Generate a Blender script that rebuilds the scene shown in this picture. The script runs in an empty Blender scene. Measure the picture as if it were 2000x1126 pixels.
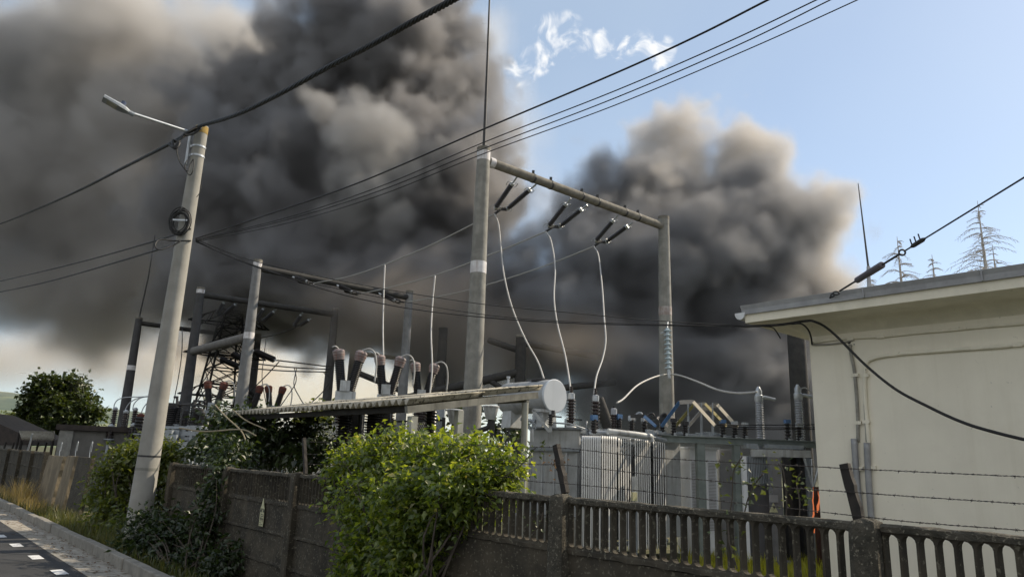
import bpy, bmesh, math, random
from mathutils import Vector, Matrix, Quaternion
rad = math.radians
sc = bpy.context.scene
COL = sc.collection
R = random.Random(7)
# ------------------------------------------------------------------ camera
CAMZ, FPX, PITCH, ROLL = 1.9, 1390.0, rad(13.45), rad(1.95)
_R0 = Vector((1, 0, 0)); _U0 = Vector((0, -math.sin(PITCH), math.cos(PITCH)))
CF = Vector((0, math.cos(PITCH), math.sin(PITCH)))
CR = _R0 * math.cos(ROLL) + _U0 * math.sin(ROLL)
CU = -_R0 * math.sin(ROLL) + _U0 * math.cos(ROLL)
CP = Vector((0, 0, CAMZ))
cam_d = bpy.data.cameras.new('camera'); cam = bpy.data.objects.new('camera', cam_d); COL.objects.link(cam)
cam_d.sensor_width = 36; cam_d.lens = FPX / 2000 * 36; cam_d.clip_end = 9000; cam_d.clip_start = .05
M = Matrix((CR, CU, -CF)).transposed().to_4x4(); M.translation = CP
cam.matrix_world = M
sc.camera = cam
def ray(px, py):
    return (CF * FPX + CR * (px - 1000) - CU * (py - 563)).normalized()
def P(px, py, Y):            # the point on a sight line at world depth Y
    d = ray(px, py); return CP + d * (Y / d.y)
def G(px, py, z=0.0):        # ... at world height z
    d = ray(px, py); return CP + d * ((z - CAMZ) / d.z)
# ------------------------------------------------------------------ light
SUN_AZ, SUN_EL = rad(64), rad(38)
S = Vector((math.sin(SUN_AZ) * math.cos(SUN_EL), math.cos(SUN_AZ) * math.cos(SUN_EL), math.sin(SUN_EL)))
sun_d = bpy.data.lights.new('sun', 'SUN'); sun = bpy.data.objects.new('sun', sun_d); COL.objects.link(sun)
sun_d.energy = 4.4; sun_d.angle = rad(.55); sun_d.color = (1, .86, .66)
sun.rotation_euler = S.to_track_quat('Z', 'Y').to_euler()
# ------------------------------------------------------------------ helpers
ORIG = {}
class MB:
    def __init__(s): s.v = []; s.f = []
    def add(s, vs, fs):
        o = len(s.v); s.v += [tuple(v) for v in vs]; s.f += [tuple(i + o for i in f) for f in fs]
def V(*a): return Vector(a)
def frame(d):
    d = d.normalized(); a = V(0, 0, 1) if abs(d.z) < .9 else V(1, 0, 0)
    x = d.cross(a).normalized(); return x, x.cross(d).normalized()
def tube(mb, pts, r, n=8, cap=True):
    pts = [Vector(p) for p in pts]; k = len(pts)
    rs = r if isinstance(r, (list, tuple)) else [r] * k
    vs = []; x = None
    for i, p in enumerate(pts):
        d = (pts[min(i + 1, k - 1)] - pts[max(i - 1, 0)])
        if d.length < 1e-9: d = V(0, 0, 1)
        d.normalize()
        if x is None: x, y = frame(d)
        else:
            x = (x - d * x.dot(d))
            x = x.normalized() if x.length > 1e-6 else frame(d)[0]
            y = x.cross(d)
        for j in range(n):
            a = 2 * math.pi * j / n; vs.append(p + (x * math.cos(a) + y * math.sin(a)) * rs[i])
    fs = [(i * n + j, i * n + (j + 1) % n, (i + 1) * n + (j + 1) % n, (i + 1) * n + j) for i in range(k - 1) for j in range(n)]
    if cap: fs += [tuple(range(n))[::-1], tuple((k - 1) * n + j for j in range(n))]
    mb.add(vs, fs)
def box(mb, c, s, ax=None, taper=1.0):
    c = Vector(c); ax = ax or (V(1, 0, 0), V(0, 1, 0), V(0, 0, 1)); vs = []
    for k in (-1, 1):
        t = taper if k > 0 else 1
        for a, b in ((-1, -1), (1, -1), (1, 1), (-1, 1)):
            vs.append(c + ax[0] * (a * s[0] / 2 * t) + ax[1] * (b * s[1] / 2 * t) + ax[2] * (k * s[2] / 2))
    mb.add(vs, [(3, 2, 1, 0), (4, 5, 6, 7), (0, 1, 5, 4), (1, 2, 6, 5), (2, 3, 7, 6), (3, 0, 4, 7)])
def bar(mb, p, q, w, h):
    p, q = Vector(p), Vector(q); d = q - p; L = d.length; d.normalize(); x, y = frame(d)
    box(mb, (p + q) / 2, (w, h, L), (x, y, d))
def lathe(mb, p, d, prof, n=14):
    p = Vector(p); d = Vector(d).normalized()
    tubep = []; vs = []; x, y = frame(d)
    for (r, h) in prof:
        for j in range(n):
            a = 2 * math.pi * j / n; vs.append(p + d * h + (x * math.cos(a) + y * math.sin(a)) * r)
    k = len(prof)
    fs = [(i * n + j, i * n + (j + 1) % n, (i + 1) * n + (j + 1) % n, (i + 1) * n + j) for i in range(k - 1) for j in range(n)]
    fs += [tuple(range(n))[::-1], tuple((k - 1) * n + j for j in range(n))]
    mb.add(vs, fs)
def ribbed(mb, p, q, r, sheds, core=.55, n=12):
    p, q = Vector(p), Vector(q); L = (q - p).length; prof = [(r * core, 0)]
    for i in range(sheds):
        a = L * (i + .2) / sheds; b = L / sheds
        prof += [(r * core, a), (r, a + b * .35), (r * .96, a + b * .5), (r * core, a + b * .58)]
    prof.append((r * core, L)); lathe(mb, p, q - p, prof, n)
def smooth_path(pts, per=8):
    pts = [Vector(p) for p in pts]; out = []
    e = [2 * pts[0] - pts[1]] + pts + [2 * pts[-1] - pts[-2]]
    for i in range(1, len(e) - 2):
        a, b, c, d = e[i - 1:i + 3]
        for k in range(per):
            t = k / per
            out.append(.5 * ((2 * b) + (c - a) * t + (2 * a - 5 * b + 4 * c - d) * t * t + (3 * b - a - 3 * c + d) * t ** 3))
    out.append(pts[-1]); return out
def obj(name, mb, m, parent=None, smooth=False, label=None):
    o0 = ORIG[parent] if parent is not None else None
    if o0 is None:
        xs = [v[0] for v in mb.v]; ys = [v[1] for v in mb.v]; zs = [v[2] for v in mb.v]
        o0 = V((min(xs) + max(xs)) / 2, (min(ys) + max(ys)) / 2, min(zs))
    me = bpy.data.meshes.new(name); me.from_pydata([(v[0] - o0.x, v[1] - o0.y, v[2] - o0.z) for v in mb.v], [], mb.f)
    me.materials.append(m)
    ob = bpy.data.objects.new(name, me); COL.objects.link(ob)
    if smooth:
        me.polygons.foreach_set('use_smooth', [True] * len(me.polygons))
        if smooth != 'all':
            me.set_sharp_from_angle(angle=rad(38))
    if parent is not None: ob.parent = parent
    else: ob.location = o0
    if label: ob['label'] = label
    ORIG[ob] = o0; return ob
def tag(o, label, cat, group=None, kind=None):
    o['label'] = label; o['category'] = cat
    if group: o['group'] = group
    if kind: o['kind'] = kind
    return o
def thing(name, label, cat, loc=(0, 0, 0), group=None):
    o = bpy.data.objects.new(name, None); COL.objects.link(o); o.location = loc; o.empty_display_size = .2
    ORIG[o] = Vector(loc); return tag(o, label, cat, group)
def copy_tree(o, parent=None):
    c = o.copy(); COL.objects.link(c)
    if parent is not None: c.parent = parent
    for ch in list(o.children): copy_tree(ch, c)
    return c
def struct(o): o['kind'] = 'structure'; return o
# ------------------------------------------------------------------ materials
def mat(name, c1, c2=None, rough=.75, scale=5.0, metal=0.0, bump=0.0, c3=None, streak=.0, spots=None, spot_scale=30, spot_lo=.62, lo=.35, hi=.65, bscale=None, spec=.4):
    m = bpy.data.materials.new(name); m.use_nodes = True; t = m.node_tree; N, L = t.nodes, t.links
    b = N['Principled BSDF']; b.inputs['Roughness'].default_value = rough; b.inputs['Metallic'].default_value = metal
    b.inputs['Specular IOR Level'].default_value = spec
    pos = N.new('ShaderNodeNewGeometry').outputs['Position']
    def noise(vec, s, d=6, r=.6):
        n = N.new('ShaderNodeTexNoise'); n.inputs['Scale'].default_value = s; n.inputs['Detail'].default_value = d; n.inputs['Roughness'].default_value = r
        L.new(vec, n.inputs['Vector']); return n.outputs['Fac']
    def ramp(f, a, z):
        n = N.new('ShaderNodeMapRange'); n.inputs['From Min'].default_value = a; n.inputs['From Max'].default_value = z; L.new(f, n.inputs['Value']); return n.outputs[0]
    def mix(f, a, z):
        n = N.new('ShaderNodeMix'); n.data_type = 'RGBA'; L.new(f, n.inputs[0])
        for s, v in ((n.inputs[6], a), (n.inputs[7], z)):
            if isinstance(v, tuple): s.default_value = (*v, 1)
            else: L.new(v, s)
        return n.outputs[2]
    c2 = c2 or tuple(k * .8 for k in c1)
    col = mix(ramp(noise(pos, scale), lo, hi), c1, c2)
    if c3 is not None:
        mp = N.new('ShaderNodeMapping'); mp.inputs['Scale'].default_value = (1, 1, .06); L.new(pos, mp.inputs['Vector'])
        f = ramp(noise(mp.outputs[0], scale * 2.4, 5, .65), .5, .72)
        k = N.new('ShaderNodeMath'); k.operation = 'MULTIPLY'; L.new(f, k.inputs[0]); k.inputs[1].default_value = streak
        col = mix(k.outputs[0], col, c3)
    if spots is not None:
        col = mix(ramp(noise(pos, spot_scale, 4, .6), spot_lo, spot_lo + .06), col, spots)
    L.new(col, b.inputs['Base Color'])
    if bump:
        n = N.new('ShaderNodeBump'); n.inputs['Strength'].default_value = bump; n.inputs['Distance'].default_value = .02
        L.new(noise(pos, bscale or scale * 6, 8, .65), n.inputs['Height']); L.new(n.outputs[0], b.inputs['Normal'])
    return m
def leaf_mat(name, ca, cb, trans=.45, dead=None):
    m = bpy.data.materials.new(name); m.use_nodes = True; t = m.node_tree; N, L = t.nodes, t.links
    for n in list(N): N.remove(n)
    o = N.new('ShaderNodeOutputMaterial'); g = N.new('ShaderNodeNewGeometry')
    cr = N.new('ShaderNodeValToRGB'); L.new(g.outputs['Random Per Island'], cr.inputs[0])
    cr.color_ramp.elements[0].color = (*ca, 1); cr.color_ramp.elements[1].color = (*cb, 1)
    if dead: e = cr.color_ramp.elements.new(.96); e.color = (*cb, 1); cr.color_ramp.elements[2].color = (*dead, 1)
    d = N.new('ShaderNodeBsdfDiffuse'); tr = N.new('ShaderNodeBsdfTranslucent'); gl = N.new('ShaderNodeBsdfGlossy'); gl.inputs['Roughness'].default_value = .45
    L.new(cr.outputs[0], d.inputs[0])
    y = N.new('ShaderNodeMix'); y.data_type = 'RGBA'; y.blend_type = 'MULTIPLY'; y.inputs[0].default_value = 1; L.new(cr.outputs[0], y.inputs[6]); y.inputs[7].default_value = (2.3, 2.0, .7, 1)
    L.new(y.outputs[2], tr.inputs[0])
    a = N.new('ShaderNodeMixShader'); a.inputs[0].default_value = trans; L.new(d.outputs[0], a.inputs[1]); L.new(tr.outputs[0], a.inputs[2])
    b = N.new('ShaderNodeMixShader'); b.inputs[0].default_value = .06; L.new(a.outputs[0], b.inputs[1]); L.new(gl.outputs[0], b.inputs[2])
    L.new(b.outputs[0], o.inputs[0]); return m
M_CONC = mat('weathered_concrete', (.275, .272, .25), (.18, .178, .165), .9, 3.5, bump=.25, c3=(.15, .14, .12), streak=.55, spots=(.12, .115, .10), spot_scale=55, spot_lo=.64)
M_POLE = mat('pole_concrete', (.315, .31, .285), (.245, .24, .22), .9, 2.2, bump=.2, c3=(.22, .21, .19), streak=.4)
M_OLD = mat('mossy_concrete', (.072, .061, .044), (.028, .0245, .018), .95, 3.0, bump=.5, c3=(.035, .033, .028), streak=.8, spots=(.13, .12, .09), spot_scale=30, spot_lo=.58)
M_CAP = mat('lichen_concrete', (.090, .080, .062), (.036, .034, .026), .95, 9, bump=.8, spots=(.19, .175, .135), spot_scale=46, spot_lo=.58)
M_BEAM = mat('dark_concrete', (.22, .205, .175), (.13, .122, .105), .92, 5, bump=.3, spots=(.30, .28, .23), spot_scale=22, spot_lo=.62)
M_BAND = mat('white_paint', (.66, .66, .68), (.5, .49, .5), .7, 6, c3=(.2, .12, .09), streak=.7)
M_STEEL = mat('grey_steel', (.33, .36, .39), (.24, .27, .30), .5, 6, metal=.2, c3=(.18, .15, .13), streak=.3)
M_TRAFO = mat('pale_blue_grey_paint', (.50, .52, .53), (.36, .375, .38), .45, 3, c3=(.17, .15, .13), streak=.75, spots=(.22, .17, .13), spot_scale=13, spot_lo=.68)
M_TANK = mat('conservator_paint', (.56, .60, .65), (.50, .54, .59), .4, 2, c3=(.3, .3, .3), streak=.15)
M_FIN = mat('radiator_paint', (.80, .80, .79), (.68, .68, .67), .42, 4, c3=(.2, .2, .2), streak=.3)
M_GALV = mat('galvanised_steel', (.50, .53, .56), (.38, .41, .44), .4, 12, metal=.5)
M_BLACKST = mat('black_steel', (.02, .02, .02), (.013, .013, .013), .8, 8, spec=.15)
M_DARK = mat('dark_steel', (.05, .05, .052), (.032, .032, .034), .6, 8, metal=.1)
M_RUST = mat('rusty_steel', (.032, .026, .022), (.016, .014, .013), .8, 14)
M_PORC = mat('brown_porcelain', (.045, .032, .030), (.03, .022, .022), .22, 6, spec=.5)
M_BLACKPORC = mat('dark_porcelain', (.022, .020, .022), (.014, .013, .014), .3, 6)
M_GREYPORC = mat('grey_porcelain', (.36, .38, .42), (.28, .30, .33), .3, 6)
M_HEAD = mat('stained_white_cap', (.27, .235, .235), (.155, .13, .127), .6, 9, c3=(.22, .08, .06), streak=.8)
M_RED = mat('faded_red_cap', (.15, .045, .03), (.075, .028, .022), .6, 8)
M_WIRE = mat('black_cable', (.018, .018, .019), None, .55, 6)
M_ALU = mat('aluminium_conductor', (.45, .45, .44), (.36, .36, .35), .7, 8)
M_BARB = mat('rusty_wire', (.05, .042, .038), (.03, .026, .024), .75, 20)
M_ASB = mat('asbestos_sheet', (.46, .43, .36), (.27, .25, .20), .95, 5, bump=.4, spots=(.05, .045, .035), spot_scale=12, spot_lo=.57)
M_CONS = mat('shaded_conservator', (.36, .375, .39), (.26, .27, .28), .5, 3, c3=(.1, .1, .1), streak=.4)  # darker than the end disc: underside shade painted over the whole body
M_CREAMLIT = mat('sunlit_leg_cream', (.78, .70, .56), (.66, .58, .46), .45, 9)  # right busbar legs: sunlight painted in as a cream colour
M_YELLIT = mat('sunlit_leg_yellow', (.55, .46, .20), (.45, .37, .16), .5, 9)  # lighter copy of the phase yellow, standing for the sunlit leg
M_WOODD = mat('shaded_purlin', (.035, .033, .03), (.022, .021, .02), .9, 5)  # front purlin darker than the other beams, its shade put into the colour
M_WOOD = mat('weathered_beam', (.24, .235, .205), (.15, .148, .13), .85, 4, c3=(.06, .06, .05), streak=.5)
M_POST = mat('painted_post', (.36, .37, .33), (.26, .265, .235), .8, 5, c3=(.12, .10, .08), streak=.6)
M_WALL = mat('cream_render', (.83, .785, .665), (.765, .72, .61), .92, .9, bump=.12, bscale=60, c3=(.60, .55, .43), streak=.32, spots=(.52, .50, .43), spot_scale=9, spot_lo=.69)
def scuff(m, s, lo, col):
    t = m.node_tree; N, L = t.nodes, t.links; b = N['Principled BSDF']; old = b.inputs['Base Color'].links[0].from_socket
    g = N.new('ShaderNodeNewGeometry'); n = N.new('ShaderNodeTexNoise'); n.inputs['Scale'].default_value = s; n.inputs['Detail'].default_value = 9; n.inputs['Roughness'].default_value = .7; n.inputs['Distortion'].default_value = 1.5
    L.new(g.outputs['Position'], n.inputs['Vector']); r = N.new('ShaderNodeMapRange'); r.inputs['From Min'].default_value = lo; r.inputs['From Max'].default_value = lo + .05; L.new(n.outputs['Fac'], r.inputs['Value'])
    x = N.new('ShaderNodeMix'); x.data_type = 'RGBA'; L.new(r.outputs[0], x.inputs[0]); L.new(old, x.inputs[6]); x.inputs[7].default_value = (*col, 1); L.new(x.outputs[2], b.inputs['Base Color'])
scuff(M_WALL, 2.4, .665, (.50, .475, .41)); scuff(M_WALL, 7.0, .70, (.40, .38, .33))
M_TRIM = mat('cream_trim', (.80, .755, .63), (.70, .66, .55), .85, 3, spots=(.5, .47, .38), spot_scale=8, spot_lo=.68)
M_FLASH = mat('grey_flashing', (.33, .335, .345), (.25, .255, .265), .45, 4, metal=.3)
M_GUT = mat('white_plastic', (.70, .72, .74), None, .5, 4)
M_CABLE = mat('grey_conduit', (.34, .33, .29), (.22, .21, .19), .8, 6)
M_ASPH = mat('asphalt', (.042, .043, .046), (.028, .029, .031), .9, 1.6, bump=.5, bscale=90)
M_GUTTER = mat('gutter_concrete', (.36, .335, .29), (.23, .21, .18), .9, 2.5, bump=.4, spots=(.13, .11, .08), spot_scale=7, spot_lo=.55)
M_KERB = mat('kerb_concrete', (.26, .245, .215), (.17, .16, .14), .9, 4, bump=.4, spots=(.14, .13, .1), spot_scale=14, spot_lo=.62)
M_LINE = mat('road_paint', (.66, .67, .68), (.48, .49, .50), .7, 9, spots=(.09, .09, .095), spot_scale=30, spot_lo=.60)
M_GRND = mat('dry_grass_ground', (.085, .085, .035), (.05, .055, .022), 1, .8, bump=.6, spots=(.12, .10, .06), spot_scale=2.5, spot_lo=.58)
M_VERGE = mat('verge_soil', (.09, .08, .045), (.05, .05, .025), 1, 2.5, bump=.6)
M_HILL = mat('haze_tinted_forest', (.105, .135, .10), (.075, .105, .085), 1, .035, spots=(.20, .22, .13), spot_scale=.012, spot_lo=.58)  # paled and blued in place of haze in the air
M_BARK = mat('bark', (.10, .085, .07), (.06, .05, .042), .95, 8, bump=.5)
M_TWIG = mat('glare_paled_twig', (.50, .48, .46), (.38, .365, .35), .95, 8)  # lightened to carry the sun's glare over the conifers
M_LOUV = mat('white_cabinet', (.80, .82, .86), (.72, .74, .78), .5, 3, c3=(.5, .5, .5), streak=.25)
M_CABG = mat('grey_cabinet', (.30, .30, .31), (.24, .24, .25), .6, 3)
M_GREEN = mat('grey_green_girder', (.20, .23, .22), (.14, .165, .16), .6, 4)
M_BLUE = mat('blue_phase_paint', (.08, .17, .34), (.055, .12, .24), .4, 10)
M_YEL = mat('yellow_phase_paint', (.30, .27, .09), (.22, .20, .07), .5, 10)
M_GREYBAR = mat('bare_busbar', (.42, .40, .38), (.33, .31, .29), .35, 10, metal=.4)
M_SIGN = mat('faded_yellow_sign', (.50, .49, .30), (.38, .37, .24), .7, 30)
M_SIGNK = mat('sign_print', (.05, .05, .04), None, .7, 10)
M_SLAB = mat('stained_slab', (.24, .195, .13), (.13, .108, .075), .95, 2, bump=.4, c3=(.10, .085, .06), streak=.9)
M_SHED = mat('shed_render', (.15, .145, .135), (.11, .106, .10), .95, 2, c3=(.12, .115, .11), streak=.4)
M_ROOF = mat('old_dark_roof', (.06, .048, .042), (.035, .03, .028), .95, 3)
M_YCAP = mat('ochre_stain', (.30, .20, .05), (.20, .14, .05), .9, 10)
L_BUSH = leaf_mat('bush_leaf', (.035, .072, .012), (.18, .235, .035), .55, (.26, .25, .13))
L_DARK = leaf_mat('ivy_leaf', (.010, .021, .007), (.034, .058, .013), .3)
L_SHRUB = leaf_mat('shrub_leaf', (.05, .08, .018), (.13, .155, .035), .5)
L_SPRIG = leaf_mat('sprig_leaf', (.035, .06, .02), (.075, .10, .035), .25)
L_TREE = leaf_mat('tree_leaf', (.025, .045, .014), (.055, .08, .022), .3)
L_GRASS = leaf_mat('grass_blade', (.04, .065, .015), (.12, .115, .04), .4)
L_DRY = leaf_mat('dry_grass_blade', (.22, .17, .08), (.36, .28, .14), .4)
L_LAWN = leaf_mat('lawn_blade', (.24, .27, .02), (.38, .38, .035), .5)
L_DEAD = leaf_mat('withered_leaf', (.09, .05, .03), (.16, .10, .06), .3)
# ------------------------------------------------------------------ site axes: D runs along the fence (away, left), N into the yard
D = V(-.6582, .7528, 0).normalized(); N = V(.7528, .6582, 0).normalized(); Z = V(0, 0, 1)
F0 = V(.5035, 6.4, 0); FTOP = 1.60; YARD = -.35
def onp(px, py, off=0.0, p0=None, n=None):       # sight line meets a vertical plane (default: the fence's, moved off metres into the yard)
    p0 = F0 + N * off if p0 is None else p0; n = N if n is None else n
    r = ray(px, py); return CP + r * ((Vector(p0) - CP).dot(n) / r.dot(n))
def fp(t, off=0.0, z=0.0): return F0 + D * t + N * off + Z * z
# ================================================================== ground, road
def sheet(name, pts, z, m, nx=1):
    mb = MB(); mb.add([(p[0], p[1], z) for p in pts], [tuple(range(len(pts)))]); return struct(obj(name, mb, m))
mb = MB(); rng = random.Random(3)
xs = [-4000, -1500, -600, -250, -120] + list(range(-80, 81, 8)) + [120, 250, 600, 1500, 4000]
ys = [-400, -100, -30] + list(range(-16, 121, 8)) + [160, 250, 400, 700, 1200, 2500, 6000]
mb.add([(x, y, YARD + (rng.uniform(-.04, .04) if abs(x) < 81 and 0 < y < 121 else 0)) for y in ys for x in xs],
       [(j * len(xs) + i, j * len(xs) + i + 1, (j + 1) * len(xs) + i + 1, (j + 1) * len(xs) + i) for j in range(len(ys) - 1) for i in range(len(xs) - 1)])
struct(obj('ground', mb, M_GRND))
KO = -1.22                                          # kerb face offset from the fence plane
def strip(name, o0, o1, z0, z1, m, t0=-20, t1=120, seg=1):
    mb = MB(); k = 60; vs = []
    for i in range(k + 1):
        t = t0 + (t1 - t0) * i / k
        vs += [fp(t, o0, z0), fp(t, o1, z1)]
    mb.add(vs, [(2 * i, 2 * i + 1, 2 * i + 3, 2 * i + 2) for i in range(k)]); return struct(obj(name, mb, m))
strip('road', -14, KO - .58, .0, .012, M_ASPH)
strip('gutter', KO - .58, KO + .02, .016, -.01, M_GUTTER)
mb = MB(); rng = random.Random(11)                  # the verge: bumpy soil from the kerb down to the fence foot
k, w = 220, 6; vs = []
for i in range(k + 1):
    for j in range(w + 1):
        f = j / w; vs.append(fp(-20 + 100 * i / k, KO + .14 + (.0 - KO - .14) * f, .10 - .38 * f + (rng.uniform(-.03, .03) if 0 < j else 0)))
mb.add(vs, [(i * (w + 1) + j, i * (w + 1) + j + 1, (i + 1) * (w + 1) + j + 1, (i + 1) * (w + 1) + j) for i in range(k) for j in range(w)])
struct(obj('verge', mb, M_VERGE, smooth='all'))
mb = MB(); t = -6.0; rng = random.Random(5)        # kerb stones laid end to end, each a little out of line
while t < 60:
    L = rng.choice((1.0, 1.0, .5)); c = fp(t + L / 2, KO + .075 + rng.uniform(-.012, .012), .05 + rng.uniform(-.012, .012))
    ax = (D, N, Z); box(mb, c, (L - .012, .15, .24), ax); t += L
ke = struct(obj('kerb', mb, M_KERB)); bv = ke.modifiers.new('bevel', 'BEVEL'); bv.width = .018; bv.segments = 2
for (px, py) in ((32, 1063.5), (70, 1087), (116, 1116), (1, 1046)):
    c = G(px, py, .02); mb = MB(); vs = []
    for a in (-.5, .5):
        for b in (-.5, .5): vs.append(c + D * (a * .52) + N * (b * .17))
    mb.add(vs, [(0, 1, 3, 2)]); struct(obj('lane_marking', mb, M_LINE))
mb = MB(); rng = random.Random(9)                   # leaf litter swept into the gutter
for i in range(900):
    g = rng.gauss(0, .18); t = rng.uniform(3, 26)
    c = fp(t, KO - .22 + g + .12 * math.sin(t * 2.1), .022); a = rng.uniform(0, 6.3); s = rng.uniform(.012, .04)
    u = V(math.cos(a), math.sin(a), rng.uniform(-.3, .3)); w_ = V(-math.sin(a), math.cos(a), rng.uniform(-.3, .3))
    mb.add([c - u * s, c + w_ * s * .5, c + u * s, c - w_ * s * .5], [(0, 1, 2, 3)])
tag(obj('leaf_litter', mb, L_DEAD), 'dry brown leaf litter lying in the concrete gutter', 'litter', kind='stuff')
# hills far off
def hill(name, y0, prof, depth, m, seed):
    mb = MB(); rng = random.Random(seed); n = len(prof); vs = []
    for j in range(9):
        f = j / 8
        for (px, py) in prof:
            top = P(px, py, y0); h = (top.z + 1.0) * math.sin(min(1, f * 1.0) * math.pi / 2)
            vs.append((top.x * (1 + (f - 1) * depth), top.y * (1 + (f - 1) * depth) + rng.uniform(-4, 4), -1 + h + rng.uniform(-1, 1) * 1.2))
    mb.add(vs, [(j * n + i, j * n + i + 1, (j + 1) * n + i + 1, (j + 1) * n + i) for j in range(8) for i in range(n - 1)])
    o = struct(obj(name, mb, m, smooth='all')); s = o.modifiers.new('s', 'SUBSURF'); s.levels = s.render_levels = 2; return o
hill('far_hill', 900, [(-700, 745), (-400, 740), (-200, 752), (-60, 764), (0, 765), (50, 770), (110, 782), (170, 792), (230, 801), (330, 812), (450, 826), (600, 842), (800, 870), (1000, 890)], .35, M_HILL, 2)
hill('near_hill', 620, [(-700, 800), (-300, 790), (-60, 793), (20, 800), (80, 815), (150, 828), (260, 842), (400, 862), (600, 885)], .3, mat('meadow_hillside', (.14, .165, .085), (.085, .12, .075), 1, .03, spots=(.30, .29, .2), spot_scale=.02, spot_lo=.6), 3)
# ================================================================== concrete fence
BAY = 2.557
fence = thing('concrete_fence', 'weathered precast concrete fence with slotted balustrade panels and barbed wire arms', 'fence', fp(0, 0, YARD))
def bal_panel(t0, t1):
    """one balustrade panel with rounded slots, t0 < t1 along D; real holes and real thickness"""
    mb = MB(); n = 25; pitch = (t1 - t0) / n; th = .045; z0, z1 = FTOP - .42, FTOP - .042; hw = .0300 * pitch / .0958
    lv = [z0]; a0, a1 = z0 + .022, z1 - .012
    rr = hw
    pts = []                                        # (z, half width)
    for q in (0, 30, 60, 90): pts.append((a0 + rr * .8 - rr * .8 * math.cos(rad(q)), hw * math.sin(rad(q)) * .97))
    for q in (90, 60, 30, 0): pts.append((a1 - rr * 1.3 + rr * 1.3 * math.cos(rad(q)), hw * math.sin(rad(q))))
    for i in range(n):
        c = t0 + (i + .5) * pitch; l, r = c - pitch / 2, c + pitch / 2
        for side, off in ((0, -th / 2), (1, th / 2)):
            fw = 1.35 if side == 0 else .9          # the slot flares to the road side
            base = len(mb.v)
            vs = [fp(l, off, z0), fp(c, off, z0), fp(r, off, z0)]
            for (z, w) in pts: vs += [fp(l, off, z), fp(c - w * fw, off, z), fp(c + w * fw, off, z), fp(r, off, z)]
            vs += [fp(l, off, z1), fp(c, off, z1), fp(r, off, z1)]
            k = len(pts); fs = [(0, 1, 4, 3), (1, 2, 6, 5)] if True else []
            for q in range(k - 1):
                a = 3 + 4 * q; fs += [(a, a + 1, a + 5, a + 4), (a + 2, a + 3, a + 7, a + 6)]
            a = 3 + 4 * (k - 1); e = 3 + 4 * k; fs += [(a, a + 1, e + 1, e), (a + 2, a + 3, e + 2, e + 1)]
            mb.add(vs, fs)
        b0 = len(mb.v) - 2 * (3 + 4 * len(pts) + 3); b1 = b0 + 3 + 4 * len(pts) + 3
        for q in range(len(pts) - 1):
            a = 3 + 4 * q
            for s in (1, 2): mb.f.append((b0 + a + s, b0 + a + 4 + s, b1 + a + 4 + s, b1 + a + s))
    return mb
def capbar(t0, t1, z, h, w, seed, wob=.006, off=0.0):
    mb = MB(); r = random.Random(seed); k = 26; vs = []
    for i in range(k + 1):
        t = t0 + (t1 - t0) * i / k
        for (o, zz) in ((-w / 2, z - h), (-w / 2, z - .012), (-w / 2 + .014, z), (w / 2 - .014, z), (w / 2, z - .012), (w / 2, z - h)):
            vs.append(fp(t, off + o + r.uniform(-wob, wob), zz + r.uniform(-wob, wob)))
    fs = [(i * 6 + j, i * 6 + (j + 1) % 6, (i + 1) * 6 + (j + 1) % 6, (i + 1) * 6 + j) for i in range(k) for j in range(6)]
    fs += [tuple(range(6)), tuple(k * 6 + j for j in range(6))[::-1]]
    mb.add(vs, fs); return mb
for b in range(-3, 4):
    t0, t1 = b * BAY + .085, (b + 1) * BAY - .085
    if b == 3: t1 = 10.45
    bp = obj('balustrade_panel', bal_panel(t0, t1), M_OLD, fence)
    obj('coping', capbar(t0, t1, FTOP, .046, .085, b + 40, .0045), M_CAP, bp)
    obj('rail', capbar(t0, t1, FTOP - .405, .045, .08, b + 80), M_OLD, bp)
    for k in range(4):                              # solid panels, each a recessed field between ledges
        zt = FTOP - .445 - k * .405; mb = MB()
        box(mb, fp((t0 + t1) / 2, .0, zt - .19), (t1 - t0, .045, .36), (D, N, Z))
        pn = obj('wall_panel', mb, M_OLD, fence)
        obj('ledge', capbar(t0, t1, zt - .362, .04, .088, b * 7 + k), M_OLD, pn)
for b in range(-3, 5):                              # posts stand proud of the panels and taper to a worn head
    t = b * BAY if b < 4 else 10.52
    mb = MB(); rng = random.Random(b + 60)
    prof = [(YARD - .1, .095, .085), (.6, .09, .08), (FTOP - .1, .082, .075), (FTOP - .03, .08, .072), (FTOP + .005, .066, .06), (FTOP + .02, .035, .032)]
    vs = []
    for (z, a, w) in prof:
        for (sa, sb) in ((-1, -1), (-.6, -1.18), (.6, -1.18), (1, -1), (1, 1), (.6, 1.15), (-.6, 1.15), (-1, 1)):
            vs.append(fp(t + sa * a + rng.uniform(-.005, .005), sb * w + rng.uniform(-.005, .005) - .02, z + rng.uniform(-.006, .006)))
    n = len(prof); mb.add(vs, [(i * 8 + j, i * 8 + (j + 1) % 8, (i + 1) * 8 + (j + 1) % 8, (i + 1) * 8 + j) for i in range(n - 1) for j in range(8)] + [tuple((n - 1) * 8 + j for j in range(8))])
    obj('post', mb, M_CAP if b in (0, -1) else M_OLD, fence)
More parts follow.
